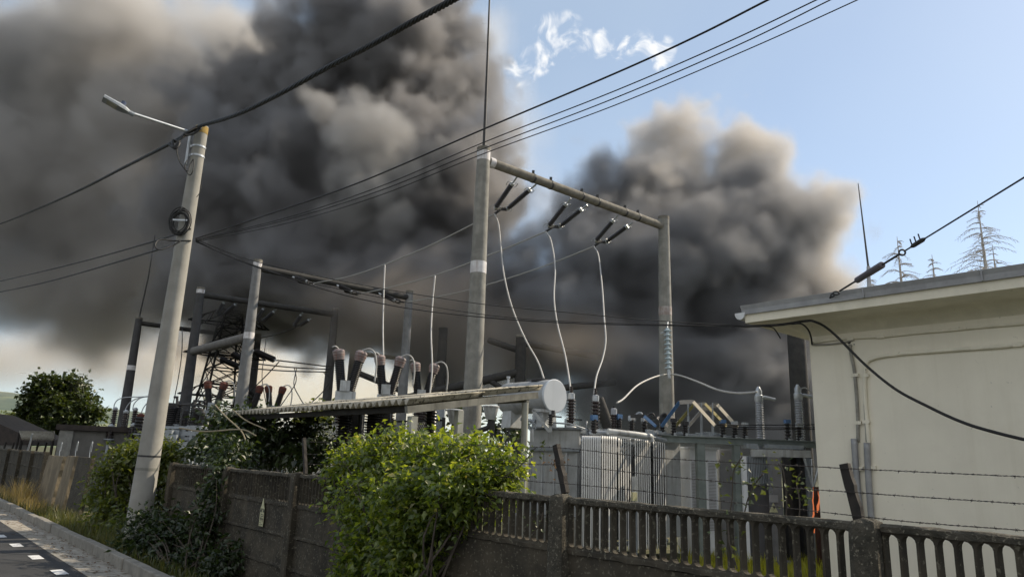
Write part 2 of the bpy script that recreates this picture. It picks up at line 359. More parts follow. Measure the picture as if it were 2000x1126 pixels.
def arm(x0, y0, x1, y1, w, off=.03):
    a, b = onp(x0, y0, off), onp(x1, y1, off); d = (a - b).normalized(); mb = MB()
    side = d.cross(N).normalized(); vs = []; rng = random.Random(int(x0)); k = 9
    for i in range(k + 1):
        p = b + (a - b) * i / k
        for (u, v) in ((-1, -1), (1, -1), (1, .8), (-1, .8)):
            nub = 1.18 if i in (3, 6) else 1.0
            vs.append(p + side * (u * w / 2 * (nub if u < 0 else 1) + rng.uniform(-.002, .002)) + N * (v * w * .45))
    mb.add(vs, [(i * 4 + j, i * 4 + (j + 1) % 4, (i + 1) * 4 + (j + 1) % 4, (i + 1) * 4 + j) for i in range(k) for j in range(4)] + [(3, 2, 1, 0), tuple(k * 4 + j for j in range(4))])
    o = obj('barbed_wire_arm', mb, M_RUST, fence); return o
arm(1650, 905, 1684, 1034, .056); arm(1087, 868, 1105, 962, .058); arm(594, 855, 597, 925, .05)
def barbed(label, pts, seed, off=-.005):
    w = smooth_path([onp(px, py, off) for px, py in pts], 14); mb = MB(); r = random.Random(seed)
    for ph in (0, math.pi):
        q = []; s = 0
        fine = []
        for i in range(len(w) - 1):
            for k in range(4): fine.append(w[i].lerp(w[i + 1], k / 4))
        for i, p in enumerate(fine):
            q.append(p + Z * (.0022 * math.cos(i * .9 + ph) + r.uniform(-.0012, .0012)) + N * (.0022 * math.sin(i * .9 + ph)))
        tube(mb, q, .0017, 5)
    L = 0; nxt = .05
    for i in range(len(w) - 1):
        a, b = w[i], w[i + 1]; s = (b - a).length
        while nxt < L + s:
            p = a.lerp(b, (nxt - L) / s); d = (b - a).normalized()
            lathe(mb, p - d * .006, d, [(.0035, 0), (.0046, .003), (.0046, .009), (.0035, .012)], 6)
            for q in range(4):
                v = V(r.uniform(-1, 1), r.uniform(-1, 1), r.uniform(-1, 1)).normalized(); v = (v - d * v.dot(d) * .6).normalized()
                tube(mb, [p + d * r.uniform(-.005, .005), p + v * .0135], [.0014, .0006], 4)
            nxt += .098 + r.uniform(-.012, .012)
        L += s
    return tag(obj('barbed_wire', mb, M_BARB), label, 'barbed wire', 'barbed wire strands above the fence')
barbed('topmost of the three barbed wire strands over the balustrade fence', [(2700, 967), (2150, 938), (2000, 930), (1800, 921), (1655, 914), (1600, 911), (1450, 903), (1280, 893), (1110, 875), (1040, 872), (900, 868), (597, 862)], 1)
barbed('middle one of the three barbed wire strands over the balustrade fence', [(2700, 1030), (2150, 993), (2000, 983), (1800, 970), (1660, 960), (1516, 950), (1382, 937), (1280, 927), (1108, 908), (1030, 905), (900, 892), (597, 886)], 2)
barbed('lowest of the three barbed wire strands, just above the fence coping', [(2700, 1105), (2150, 1050), (2000, 1035), (1800, 1020), (1668, 1006), (1527, 990), (1393, 976), (1280, 961), (1110, 944), (1030, 938), (900, 920), (597, 905)], 3)
# the little faded warning sign
so = onp(512, 1000, -.045); sg = thing('warning_sign', 'small faded yellow warning sign fixed to the solid fence panel', 'sign', so)
su, sv = D * -1, Z
def flat(pts, off): return [onp(512, 1000, off) + su * x + sv * y for x, y in pts]
mb = MB(); outl = [(-.075, -.19), (.075, -.19), (.075, .06), (.045, .10), (.012, .2), (-.012, .2), (-.045, .10), (-.075, .06)]
mb.add(flat(outl, -.052) + flat(outl, -.042), [tuple(range(8))[::-1], tuple(range(8, 16))] + [(i, (i + 1) % 8, 8 + (i + 1) % 8, 8 + i) for i in range(8)])
obj('plate', mb, M_SIGN, sg)
mb = MB()
def rectp(x0, y0, x1, y1): mb.add(flat([(x0, y0), (x1, y0), (x1, y1), (x0, y1)], -.0555), [(3, 2, 1, 0)])
rectp(-.07, .045, .07, .055); rectp(-.07, .005, -.02, .04); rectp(.02, .005, .07, .04)
rectp(-.045, -.055, .05, -.047); rectp(-.045, -.03, .05, -.022); rectp(-.045, -.055, -.037, -.022); rectp(.042, -.055, .05, -.022)
rectp(-.05, -.10, -.03, -.07); rectp(-.02, -.12, -.005, -.07); rectp(.01, -.10, .03, -.075); rectp(.035, -.13, .045, -.08); rectp(-.06, -.15, -.02, -.14); rectp(0, -.17, .05, -.16); rectp(-.055, -.178, -.01, -.168)
obj('print', mb, M_SIGNK, sg)
# ------------------------------------------------------------------ fence further left: stained upright slabs, then panels
for i, (xa, xb, top, bot, lean, lab) in enumerate(((97, 130, 888, 1006, .30, 'pale rust stained concrete slab leaning in the fence line, widest of three'), (134, 153, 889, 1002, .24, 'narrow brown streaked concrete slab between its two leaning neighbours'), (156, 186, 891, 1000, .10, 'dark grey concrete slab next to the leafy shrub'))):
    a, b = onp(xa, top, -.02), onp(xb, top, -.02); la = (a - b).length; mid = (a + b) / 2; z1 = a.z
    th_ = thing('concrete_slab', lab, 'concrete slab', (mid.x, mid.y, YARD), 'leaning concrete slabs'); mb = MB(); vs = []; k = 10; rng = random.Random(i)
    for j in range(k + 1):
        f = j / k; c = mid + D * (lean * (1 - f)) - N * (.12 * (1 - f)) ; z = YARD - .1 + (z1 - YARD + .1) * f
        for (u, v) in ((-1, -1), (1, -1), (1, 1), (-1, 1)): vs.append(V(c.x, c.y, z) + D * (u * la * .86 / 2 * (1.12 - .1 * f) + rng.uniform(-.02, .02)) + N * v * .05)
    mb.add(vs, [(j * 4 + q, j * 4 + (q + 1) % 4, (j + 1) * 4 + (q + 1) % 4, (j + 1) * 4 + q) for j in range(k) for q in range(4)] + [tuple(k * 4 + q for q in range(4))])
    obj('slab', mb, M_SLAB if i < 2 else M_OLD, th_)
    hk = MB(); h0 = V(mid.x, mid.y, z1); tube(hk, smooth_path([h0 - D * .25, h0 - D * .2 + Z * .2, h0 - D * .26 + Z * .4, h0 - D * .36 + Z * .38, h0 - D * .35 + Z * .15], 6), .010, 6)
    obj('hook', hk, M_STEEL, th_)
pf = thing('panel_fence', 'dark solid concrete panel fence with rows of recessed fields at the far left', 'fence', onp(40, 960))
ts = sorted([(onp(px, 900) - F0).dot(D) for px in (92, 66, 42, 18, -4, -22)])
for i, t in enumerate(ts):
    mb = MB(); box(mb, fp(t, -.06, (1.62 + YARD) / 2), (.24, .2, 1.62 - YARD), (D, N, Z), .9); obj('post', mb, M_OLD, pf)
    if i + 1 < len(ts):
        for k in range(4):
            z = 1.55 - .47 * k; mb = MB(); box(mb, fp((t + ts[i + 1]) / 2, 0, z - .22), (ts[i + 1] - t - .25, .07, .42), (D, N, Z)); pn = obj('wall_panel', mb, M_OLD, pf)
            obj('ledge', capbar(t + .13, ts[i + 1] - .13, z - .43, .05, .12, i * 5 + k, .012), M_CAP, pn)
        obj('coping', capbar(t + .13, ts[i + 1] - .13, 1.6, .06, .13, i + 500, .012), M_CAP, pf)
mb = MB(); h0 = onp(52, 886); tube(mb, smooth_path([h0, h0 + Z * .22 - D * .1, h0 + Z * .4 - D * .25, h0 + Z * .75 - D * .45], 6), .025, 6); tube(mb, smooth_path([h0 - D * .15, h0 + Z * .3 - D * .3, h0 + Z * .55 - D * .4], 6), .022, 6)
obj('hook', mb, M_GALV, pf)
# ------------------------------------------------------------------ grey outbuilding and dark shed at the left
q0 = P(118, 828, 34); ob_ = thing('outbuilding', 'plain grey flat roofed outbuilding behind the leaning slabs', 'building', (q0.x, q0.y, YARD))
ua = V(.86, .5, 0).normalized(); un = V(-.5, .86, 0)
mb = MB(); c = V(q0.x, q0.y, 0) + ua * 5.2 + un * 3.5; box(mb, V(c.x, c.y, (q0.z - .25 + YARD) / 2), (10.4, 7, q0.z - .25 - YARD), (ua, un, Z)); obj('wall', mb, M_SHED, ob_)
mb = MB(); box(mb, V(c.x, c.y, q0.z - .12), (10.7, 7.4, .24), (ua, un, Z)); obj('roof', mb, M_ROOF, ob_)
mb = MB(); cc = V(q0.x, q0.y, 0) + ua * .3 - un * .06; box(mb, V(cc.x, cc.y, (q0.z - .26 + YARD) / 2), (.55, .12, q0.z - .26 - YARD), (ua, un, Z)); obj('corner_pier', mb, M_CONC, ob_)
q1 = P(20, 870, 44); sh = thing('shed', 'low dark tumbledown shed with a sloping roof beyond the panel fence', 'shed', (q1.x, q1.y, YARD))
mb = MB(); a, b, c, d_ = P(-60, 800, 44), P(62, 856, 42), P(62, 868, 42), P(-60, 868, 44)
mb.add([a, b, c, d_] + [v + V(-2, 7, 0) for v in (a, b, c, d_)], [(0, 1, 2, 3), (7, 6, 5, 4), (0, 4, 5, 1), (1, 5, 6, 2), (2, 6, 7, 3)]); obj('roof', mb, M_ROOF, sh)
mb = MB(); a, b = P(-60, 868, 44.3), P(58, 868, 42.3); a.z = b.z = 0; box(mb, (a + b) / 2 + Z * .9, ((b - a).length, .25, 2.4), ((b - a).normalized(), Z.cross((b - a).normalized()), Z)); obj('wall', mb, M_SHED, sh)
mb = MB()
for i in range(6): a = P(4 + i * 16, 866, 41); tube(mb, [V(a.x, a.y, YARD), a + V(.2, 0, .1)], .05, 6)
obj('prop', mb, M_RUST, sh)
cr_ = thing('corrugated_roof', 'small ribbed sheet roof between the dark shed and the grey outbuilding', 'shed', P(72, 870, 40) - Z * 2)
mb = MB(); a, b, c, d_ = P(38, 842, 42), P(106, 843, 40), P(104, 858, 37.5), P(42, 856, 39.5); n = 60; vs = []
for i in range(n + 1):
    f = i / n; w = .06 * math.cos(i * math.pi); vs += [a.lerp(b, f) + Z * w, d_.lerp(c, f) + Z * w]
mb.add(vs, [(2 * i, 2 * i + 1, 2 * i + 3, 2 * i + 2) for i in range(n)]); obj('sheet', mb, M_ASB, cr_).modifiers.new('s', 'SOLIDIFY').thickness = .02
mb = MB()
for p in (a, b, c, d_): tube(mb, [V(p.x, p.y, YARD), p - Z * .08], .06, 6)
obj('support', mb, M_RUST, cr_)
# ================================================================== white control building at the right
W0 = P(1592, 840, 16); W0.z = 0
DR = -D                                             # along its wall, towards the right
EZ = 5.12
bld = thing('control_building', 'cream rendered flat roofed building with grey edged overhanging roof', 'building', W0 + Z * YARD)
def bp_(u, o, z): return W0 + DR * u + N * o + Z * z
LW, DW = 16.0, 9.0
mb = MB(); zt = EZ - .28                            # walls with a small cove up to the soffit
prof = [(0, YARD), (0, zt - .0)]
vs = []
for z in (YARD, zt):
    for (u, o) in ((0, 0), (LW, 0), (LW, DW), (0, DW)): vs.append(bp_(u, o, z))
mb.add(vs, [(0, 1, 5, 4), (1, 2, 6, 5), (2, 3, 7, 6), (3, 0, 4, 7)]); obj('wall', mb, M_WALL, bld)
mb = MB(); OV = 1.0; vs = []                        # the roof slab: coved soffit, cream edge
rings = [(-.002, zt - .02), (.10, zt + .10), (.32, EZ - .04), (OV - .0, EZ), (OV, EZ + .21)]
for (o, z) in rings:
    for (su_, so_) in ((-1, -1), (1, -1), (1, 1), (-1, 1)):
        vs.append(bp_(LW if su_ > 0 else 0, DW if so_ > 0 else 0, z) + DR * (su_ * o) + N * (so_ * o))
mb.add(vs, [(i * 4 + j, i * 4 + (j + 1) % 4, (i + 1) * 4 + (j + 1) % 4, (i + 1) * 4 + j) for i in range(len(rings) - 1) for j in range(4)])
rf = obj('roof', mb, M_TRIM, bld, smooth=True)
mb = MB(); vs = []
for (o, z) in ((OV + .05, EZ + .19), (OV + .055, EZ + .30), (OV + .075, EZ + .40), (OV + .04, EZ + .41), (OV - .3, EZ + .41), (OV - .9, EZ + .48)):
    for (su_, so_) in ((-1, -1), (1, -1), (1, 1), (-1, 1)):
        vs.append(bp_(LW if su_ > 0 else 0, DW if so_ > 0 else 0, z) + DR * (su_ * o) + N * (so_ * o))
k = 6; mb.add(vs, [(i * 4 + j, i * 4 + (j + 1) % 4, (i + 1) * 4 + (j + 1) % 4, (i + 1) * 4 + j) for i in range(k - 1) for j in range(4)] + [(0, 3, 2, 1), tuple(20 + j for j in range(4))])
fl_ = obj('flashing', mb, M_FLASH, rf)
for k_ in range(1, 7):
    mb = MB(); box(mb, bp_(k_ * 2.1 - .4, -OV - .062, EZ + .30), (.03, .035, .21), (DR, N, Z)); obj('seam', mb, M_FLASH, rf)
mb = MB(); g0 = bp_(-OV - .10, -OV - .06, EZ + .24)  # half round gutter along the gable side, its end cap white
for (s0, s1) in ((0, DW + OV * 2),):
    n = 10; vs = []
    for (s) in (s0, s1):
        for j in range(n + 1):
            a = math.pi + math.pi * j / n; vs.append(g0 + N * s + DR * (.13 * math.cos(a)) + Z * (.16 * math.sin(a) - .0))
    mb.add(vs, [(j, j + 1, n + 2 + j, n + 1 + j) for j in range(n)] + [tuple(range(n + 1)), tuple(range(n + 1, 2 * n + 2))[::-1]])
obj('gutter', mb, M_GUT, bld, smooth=True)
def onw(px, py, o=-.03): return onp(px, py, p0=W0 + N * o)
def wtube(name, pts, r, m, o=-.03, par=bld, per=6, n=8):
    mb = MB(); tube(mb, smooth_path([onw(a, b, o) for a, b in pts], per), r, n); return obj(name, mb, m, par, smooth='all')
wtube('conduit', [(1588, 669), (1620, 664), (1661, 660), (1720, 657), (1790, 650), (1850, 645), (1920, 638), (2040, 628), (2600, 575)], .028, M_TRIM)
wtube('conduit', [(1586, 673), (1618, 672), (1650, 668), (1668, 663)], .02, M_CABLE)
wtube('conduit', [(1660, 672), (1662, 690), (1668, 720), (1672, 760), (1675, 810), (1676, 862)], .036, M_CABLE)
wtube('conduit', [(2600, 632), (2040, 668), (1960, 676), (1900, 680), (1820, 686), (1745, 692), (1704, 700), (1691, 712), (1689, 735), (1690, 780), (1694, 830), (1697, 866)], .042, M_TRIM)
wtube('conduit', [(1691, 720), (1687, 736), (1688, 790), (1692, 862)], .014, M_CABLE, -.05)
wtube('pipe', [(1668, 856), (1673, 930), (1680, 1000), (1689, 1066), (1696, 1120)], .068, M_FLASH, -.06)
wtube('pipe', [(1693, 864), (1696, 930), (1701, 1000), (1707, 1060), (1712, 1120)], .066, M_FLASH, -.06)
for (px, py) in ((1661, 661), (1720, 657), (1866, 642), (1745, 692), (1804, 686), (1905, 679), (1988, 673), (1670, 732), (1690, 733), (1692, 823), (1676, 825), (1680, 914), (1704, 912)):
    mb = MB(); box(mb, onw(px, py, -.035), (.14, .06, .07), (DR, N, Z)); obj('pipe_clip', mb, M_TRIM, bld)
for (px, py, r) in ((1658, 668, .035), (1663, 675, .014), (1668, 672, .012)):
    mb = MB(); lathe(mb, onw(px, py, -.012), N, [(r, 0), (r, .05)], 10); obj('cable_hole', mb, M_DARK, bld)
c0 = thing('roof_rod', 'tall thin grey lightning rod rising from the flat roof', 'lightning rod', P(1697, 570, 19)); mb = MB()
tube(mb, [P(1698, 590, 19), P(1696, 520, 19)], .05, 8); obj('mast', mb, M_FLASH, c0); mb = MB(); tube(mb, [P(1696, 522, 19), P(1676, 358, 19)], [.028, .012], 6); obj('rod', mb, M_DARK, c0)
# cables looping under the eaves and the service cable across the wall
def cable(label, pts, r, m=M_WIRE, group=None, name='cable', n=6, per=10, cat='cable'):
    mb = MB(); tube(mb, smooth_path(pts, per), r, n); return tag(obj(name, mb, m, smooth='all'), label, cat, group)
def eave(px, py, o, ): return onp(px, py, p0=W0 + N * o)
cable('thick dark service cable hanging in a long curve across the cream wall', [eave(1450, 637, -1.0), eave(1520, 634, -.85), eave(1570, 627, -.8), eave(1592, 628, -.8), eave(1625, 648, -.6), eave(1690, 712, -.6), eave(1750, 760, -.7), eave(1812, 793, -.8), eave(1870, 820, -.9), eave(1930, 840, -1.0), eave(2040, 866, -1.2), eave(2300, 915, -1.5), eave(2600, 950, -1.8)], .030)
cable('short cable loop bending from the soffit to the wall corner', [eave(1545, 632, -.8), eave(1565, 632, -.8), eave(1578, 643, -.5), eave(1584, 658, -.2), eave(1586, 672, -.04)], .02)
cable('small cable drooping from the soffit cable near the roof corner', [eave(1490, 637, -.85), eave(1508, 639, -.85), eave(1517, 648, -.7), eave(1524, 660, -.5)], .014)
# stay wire with its rod insulator
A_, B_ = P(1604, 590, 14.9), P(2040, 322, 9.0)
def st(px):
    f = (px - 1604) / (2040 - 1604)
    if f > 1: return B_ + (B_ - P(1604 + 435, 590 + (322 - 590) * 435 / 436, 1 / ((1 / 436) / 14.9 + (435 / 436) / 9.0))).normalized() * 9
    y = 590 + (322 - 590) * f; Yd = 1 / ((1 - f) / 14.9 + f / 9.0); return P(px, y, Yd)
stay = thing('stay_wire', 'stay wire with a rod insulator and clamp anchored above the cream roof', 'stay wire', st(1606))
for (q0, q1, r_) in ((None, 1623, .02), (1640, 1674, .019), (1722, 1757, .02), (1767, 1784, .014), (1800, 3400, .0135)):
    mb = MB(); tube(mb, [st(1606) - Z * .1 + N * .1 if q0 is None else st(q0), st(q1)], r_, 6); obj('wire', mb, M_DARK, stay)
mb = MB(); lathe(mb, st(1673), st(1724) - st(1673), [(.05, 0), (.062, .02), (.062, .36), (.066, .42), (.066, (st(1724) - st(1673)).length - .02), (.05, (st(1724) - st(1673)).length)], 12); obj('insulator', mb, mat('grey_insulator', (.13, .12, .14), None, .5), stay)
def ring(mb, c, nrm, R_, r, k=18, sq=1.0, ax=None):
    x, y = frame(nrm); tube(mb, [c + (x * math.cos(2 * math.pi * i / k) + y * math.sin(2 * math.pi * i / k) * sq) * R_ for i in range(k + 1)], r, 6, False)
mb = MB(); ring(mb, st(1762), V(.3, 1, .1), .05, .017); ring(mb, st(1633), V(.1, 1, .1), .06, .016, sq=.55); ring(mb, st(1626), V(.9, .2, .3), .05, .015, sq=.6); obj('eye_ring', mb, M_DARK, stay)
mb = MB(); tube(mb, [st(1778), st(1784), st(1802), st(1808)], [.012, .04, .04, .012], 8)
for px in (1782, 1790, 1798): tube(mb, [st(px), st(px) + V(-.03, 0, .13)], .012, 5)
obj('clamp', mb, M_DARK, stay)
# ================================================================== street lamp pole
pt = P(395, 247, 14.3); pb = V(pt.x - .12, pt.y, 0)
lamp = thing('street_lamp_pole', 'tall round concrete street pole carrying a lamp on a slanted arm', 'street lamp', (pb.x, pb.y, 0))
def pole_at(z): return pb.lerp(pt, z / pt.z)
def pole_r(z): return .225 + (.128 - .225) * z / pt.z
mb = MB(); zs = [-.1 + (pt.z + .1) * i / 24 for i in range(25)]; tube(mb, [pole_at(z) for z in zs], [pole_r(z) for z in zs], 28); sh_ = obj('shaft', mb, M_POLE, lamp, smooth=True)
mb = MB(); z0 = P(390, 262, 14.3).z; tube(mb, [pole_at(z) for z in (z0, pt.z - .03, pt.z + .004)], [pole_r(z0) + .004, pole_r(pt.z) + .004, pole_r(pt.z) - .01], 28); obj('stained_head', mb, M_YCAP, sh_, smooth=True)
def pring(z, w, r, m, name, par, out=0.004):
    mb = MB(); tube(mb, [pole_at(z - w / 2), pole_at(z + w / 2)], pole_r(z) + out, 28); return obj(name, mb, m, par, smooth=True)
zc1, zc2 = P(385, 288, 14.3).z, P(384, 306, 14.3).z
pring(P(290, 890, 14.3).z, .035, 0, M_DARK, 'paint_band', sh_, .003); pring(P(285, 915, 14.3).z, .05, 0, mat('grey_band', (.2, .2, .18), None, .9), 'paint_band', sh_, .003)
br = MB(); 
for z in (zc1, zc2): tube(br, [pole_at(z - .02), pole_at(z + .02)], pole_r(z) + .012, 24)
pl = pole_at((zc1 + zc2) / 2) - N * (.0) - V(.9, .35, 0).normalized() * .20
tube(br, [pl - Z * .32, pl + Z * .48], .035, 8); box(br, pl + V(.06, .02, 0) + Z * (zc1 - (zc1 + zc2) / 2), (.16, .05, .05)); box(br, pl + V(.06, .02, 0) + Z * (zc2 - (zc1 + zc2) / 2), (.16, .05, .05))
obj('bracket', br, M_GALV, lamp, smooth=True)
armA = pl + Z * .42; armB = P(252, 219, 13.1); hd = P(207, 194, 12.85)
mb = MB(); tube(mb, [armA - Z * .3, armA, armA.lerp(armB, .03), armB], [.032, .034, .03, .028], 10); obj('arm', mb, M_GALV, lamp, smooth=True)
dv = (hd - armB); Lh = dv.length; dv.normalize(); hx = dv.cross(Z).normalized(); hz = hx.cross(dv)
mb = MB(); tube(mb, [armB - dv * .10, armB + dv * .05], .045, 10); secs = [(.0, .06, .05), (.08, .10, .075), (.2, .125, .085), (.5, .13, .07), (Lh - .05, .12, .05), (Lh, .10, .035)]; vs = []
for (s, a, h) in secs:
    for (x, z) in ((-1, -.5), (1, -.5), (1, .1), (.7, .6), (-.7, .6), (-1, .1)): vs.append(armB + dv * s + hx * (a * x) + hz * (h * z))
k = len(secs); mb.add(vs, [(i * 6 + j, i * 6 + (j + 1) % 6, (i + 1) * 6 + (j + 1) % 6, (i + 1) * 6 + j) for i in range(k - 1) for j in range(6)] + [tuple(range(6))[::-1], tuple((k - 1) * 6 + j for j in range(6))])
lh = obj('lamp_head', mb, M_STEEL, lamp)
mb = MB(); vs = []
for s in (.22, Lh - .03):
    for x in (-.1, .1): vs.append(armB + dv * s + hx * x - hz * (.047 if s < .3 else .03))
mb.add(vs + [v - hz * .012 for v in vs], [(0, 1, 3, 2), (4, 6, 7, 5), (0, 4, 5, 1), (2, 3, 7, 6), (0, 2, 6, 4), (1, 5, 7, 3)]); obj('lamp_glass', mb, mat('pale_lamp_glass', (.38, .38, .30), None, .25), lh)
mb = MB(); lathe(mb, armB + dv * .16 + hz * .04, hz, [(.04, 0), (.045, .02), (.045, .10), (.03, .11)], 12); obj('photocell', mb, mat('blue_grey_plastic', (.06, .08, .14), None, .4), lh)
# coil of cable and loops on the pole
zc = P(360, 441, 14.3).z; cc = pole_at(zc) + V(.0, -pole_r(zc) - .05, 0) - V(.03, 0, 0); rng = random.Random(4); mb = MB()
for i in range(9):
    R_ = .21 + rng.uniform(-.035, .05); o = V(rng.uniform(-.03, .03), rng.uniform(-.04, .02), rng.uniform(-.03, .04)); k = 30
    tube(mb, [cc + o + V(math.cos(6.2832 * j / k) * R_ * .82, rng.uniform(-.004, .004), math.sin(6.2832 * j / k) * R_ * 1.15) for j in range(k + 1)], .011, 5, False)
coil = thing('cable_coil', 'coil of spare black cable tied to the street pole at mid height', 'cable coil', cc); obj('loops', mb, M_WIRE, coil, smooth='all')
mb = MB(); box(mb, cc + V(0, -.03, .05), (.30, .02, .035)); obj('hanger', mb, M_GALV, coil)
def PP(px, py, Y): return P(px, py, Y)
cable('thin cable loop drooping below the lamp bracket of the street pole', [PP(345, 285, 13.9), PP(346, 300, 13.9), PP(352, 318, 13.9), PP(366, 334, 13.95), PP(372, 320, 14.0), PP(378, 312, 14.0), PP(377, 332, 13.95), PP(371, 342, 13.95), PP(364, 334, 13.95), PP(361, 322, 13.95), PP(366, 312, 14.0)], .011)
cable('tangled black cable knot where the overhead bundle meets the street pole', [PP(330, 282, 13.9), PP(342, 290, 13.8), PP(350, 279, 13.85), PP(338, 274, 13.9), PP(340, 288, 13.8), PP(356, 268, 13.9), PP(372, 258, 14.0), PP(392, 250, 14.0), PP(376, 262, 13.95), PP(360, 262, 13.85), PP(384, 248, 14.0)], .026)
cable('loose cable loop to the left of the coil on the street pole', [PP(372, 470, 14.0), PP(340, 470, 13.9), PP(312, 468, 13.7), PP(303, 478, 13.6), PP(310, 487, 13.6), PP(335, 480, 13.8), PP(352, 471, 13.9)], .016)
cable('thin wire whisker sticking out of the pole above the coil', [PP(384, 385, 14.1), PP(389, 378, 14.1), PP(393, 368, 14.1), PP(392, 360, 14.1)], .007)
def on_road(px, py, p0=pt, n=None):
    return onp(px, py, p0=V(p0.x, p0.y, 0) - N * .16, n=N)
def abc(label, pts, r=.021):
    if 'upper centre' in label: pts = pts + [pts[-1] + (pts[-1] - pts[-2]).normalized() * q for q in (3, 8, 16)]
    else: pts = [pts[0] + (pts[0] - pts[1]).normalized() * q for q in (14, 7)] + pts
    w = smooth_path(pts, 20); mb = MB(); fine = []
    for i in range(len(w) - 1):
        for q in range(2): fine.append(w[i].lerp(w[i + 1], q / 2))
    for ph in range(4):
        q = []
        for i, p in enumerate(fine):
            d = (fine[min(i + 1, len(fine) - 1)] - fine[max(i - 1, 0)]).normalized(); x, y = frame(d); a = i * .42 + ph * math.pi / 2
            q.append(p + (x * math.cos(a) + y * math.sin(a)) * r)
        tube(mb, q, r * .95, 6)
    return tag(obj('bundled_cable', mb, M_WIRE, smooth='all'), label, 'cable', 'bundled overhead cables')
abc('thick twisted black cable bundle sagging from the left to the street pole top', [on_road(-60, 455), on_road(0, 437), on_road(80, 405), on_road(160, 369), on_road(240, 328), on_road(330, 282), on_road(388, 247)])
abc('thick twisted black cable bundle rising from the pole top to upper centre', [on_road(388, 247), on_road(460, 225), on_road(540, 187), on_road(640, 132), on_road(720, 91), on_road(800, 46), on_road(885, 0), on_road(960, -45)])
def wire(label, pts, wpx, m=M_WIRE, group='overhead wires', per=8, n=5):
    if 'top right' in label or 'picture edge' in label: far = 1
    else: far = 0
    p = [P(*q) for q in pts]; r = [wpx / 2 * q[2] / 1390 for q in pts]; sp = smooth_path(p, per); rr = []
    for i in range(len(sp)):
        f = i / per; a = min(int(f), len(r) - 1); b = min(a + 1, len(r) - 1); rr.append(r[a] + (r[b] - r[a]) * (f - a))
    rr = [sum(r) / len(r)] * len(sp)
    if far: d_ = (sp[-1] - sp[-2]).normalized(); sp += [sp[-1] + d_ * 9, sp[-1] + d_ * 20]; rr += [rr[-1]] * 2
    mb = MB(); tube(mb, sp, rr, n); return tag(obj('overhead_wire', mb, m, smooth='all'), label, 'wire', group)
wire('lower left wire running from the coil on the pole to the picture edge', [(372, 470, 14.2), (330, 481, 15.5), (200, 520, 19), (80, 553, 24), (-40, 578, 31)], 2.6)
wire('upper left wire running from the coil on the pole to the picture edge', [(372, 447, 14.2), (330, 462, 15.4), (200, 500, 19), (90, 528, 23), (-40, 558, 30)], 2.4)
wire('thickest of the wires passing over the rod of the near portal to top right', [(382, 466, 14.2), (520, 420, 13), (700, 357, 11.5), (945, 252, 9.9), (1200, 144, 8.4), (1360, 71, 7.6), (1500, 0, 7.0), (1600, -50, 6.6)], 3.8)
wire('second overhead wire from the pole, first of three thin ones at top right', [(384, 468, 14.2), (560, 425, 13), (740, 365, 11.6), (945, 278, 10.2), (1200, 178, 8.9), (1420, 83, 7.9), (1595, 0, 7.2), (1680, -40, 6.9)], 2.4)
wire('third overhead wire from the pole, middle of three thin ones at top right', [(384, 470, 14.2), (560, 429, 13), (740, 373, 11.6), (945, 290, 10.2), (1200, 192, 8.9), (1440, 89, 7.9), (1622, 0, 7.2), (1700, -38, 6.9)], 2.3)
wire('lowest overhead wire at top right, last of three thin ones', [(384, 472, 14.2), (560, 436, 13), (740, 382, 11.6), (945, 300, 10.2), (1200, 206, 8.9), (1460, 97, 7.9), (1675, 0, 7.2), (1750, -35, 6.9)], 2.1)
wire('long sagging service drop from the street pole to the cream roof corner', [(382, 470, 14.2), (440, 497, 14.3), (505, 521, 14.4), (640, 567, 14.7), (780, 599, 15), (930, 618, 15.3), (1100, 630, 15.6), (1285, 635, 15.9), (1450, 637, 16)], 2.3)
wire('thin service drop just above the sagging one, to the roof corner', [(382, 468, 14.2), (505, 512, 14.4), (700, 555, 14.8), (930, 592, 15.3), (1100, 609, 15.6), (1285, 626, 15.9), (1450, 636, 16)], 1.7)
wire('thin service drop hugging the sagging one, to the roof corner', [(382, 472, 14.2), (520, 528, 14.4), (700, 572, 14.8), (930, 612, 15.3), (1100, 627, 15.6), (1285, 633, 15.9), (1450, 638, 16)], 1.6)
# ================================================================== concrete portals of the switchyard
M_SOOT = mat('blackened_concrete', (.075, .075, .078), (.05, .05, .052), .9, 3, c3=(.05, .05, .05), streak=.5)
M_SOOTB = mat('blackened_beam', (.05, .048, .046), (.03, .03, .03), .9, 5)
def column(par, top, r0, r1, bands=(), m=M_CONC, capm=M_BEAM, caph=.10, Y=None, sleeve=True):
    mb = MB(); base = V(top.x, top.y, YARD - .05); k = 18
    tube(mb, [base.lerp(top, i / k) for i in range(k + 1)], [r1 + (r0 - r1) * i / k for i in range(k + 1)], 24)
    c = obj('column', mb, m, par, smooth=True)
    def rz(z): return r1 + (r0 - r1) * (z - base.z) / (top.z - base.z)
    for (z, h, bm_) in bands:
        b = MB(); tube(b, [V(top.x, top.y, z - h / 2), V(top.x, top.y, z + h / 2)], rz(z) + .006, 24); obj('painted_band', b, bm_, c, smooth=True)
    if capm:
        b = MB(); tube(b, [top - Z * caph, top + Z * .012, top + Z * .03], [r0 + .012, r0 + .012, r0 - .05], 24); obj('cap', b, capm, c, smooth=True)
    return c
def zof(px, py, p):                                  # height of the point of the vertical through p that appears at picture row py
    d = ray(px, py); h = math.hypot(p.x, p.y); return CAMZ + d.z * h / math.hypot(d.x, d.y)
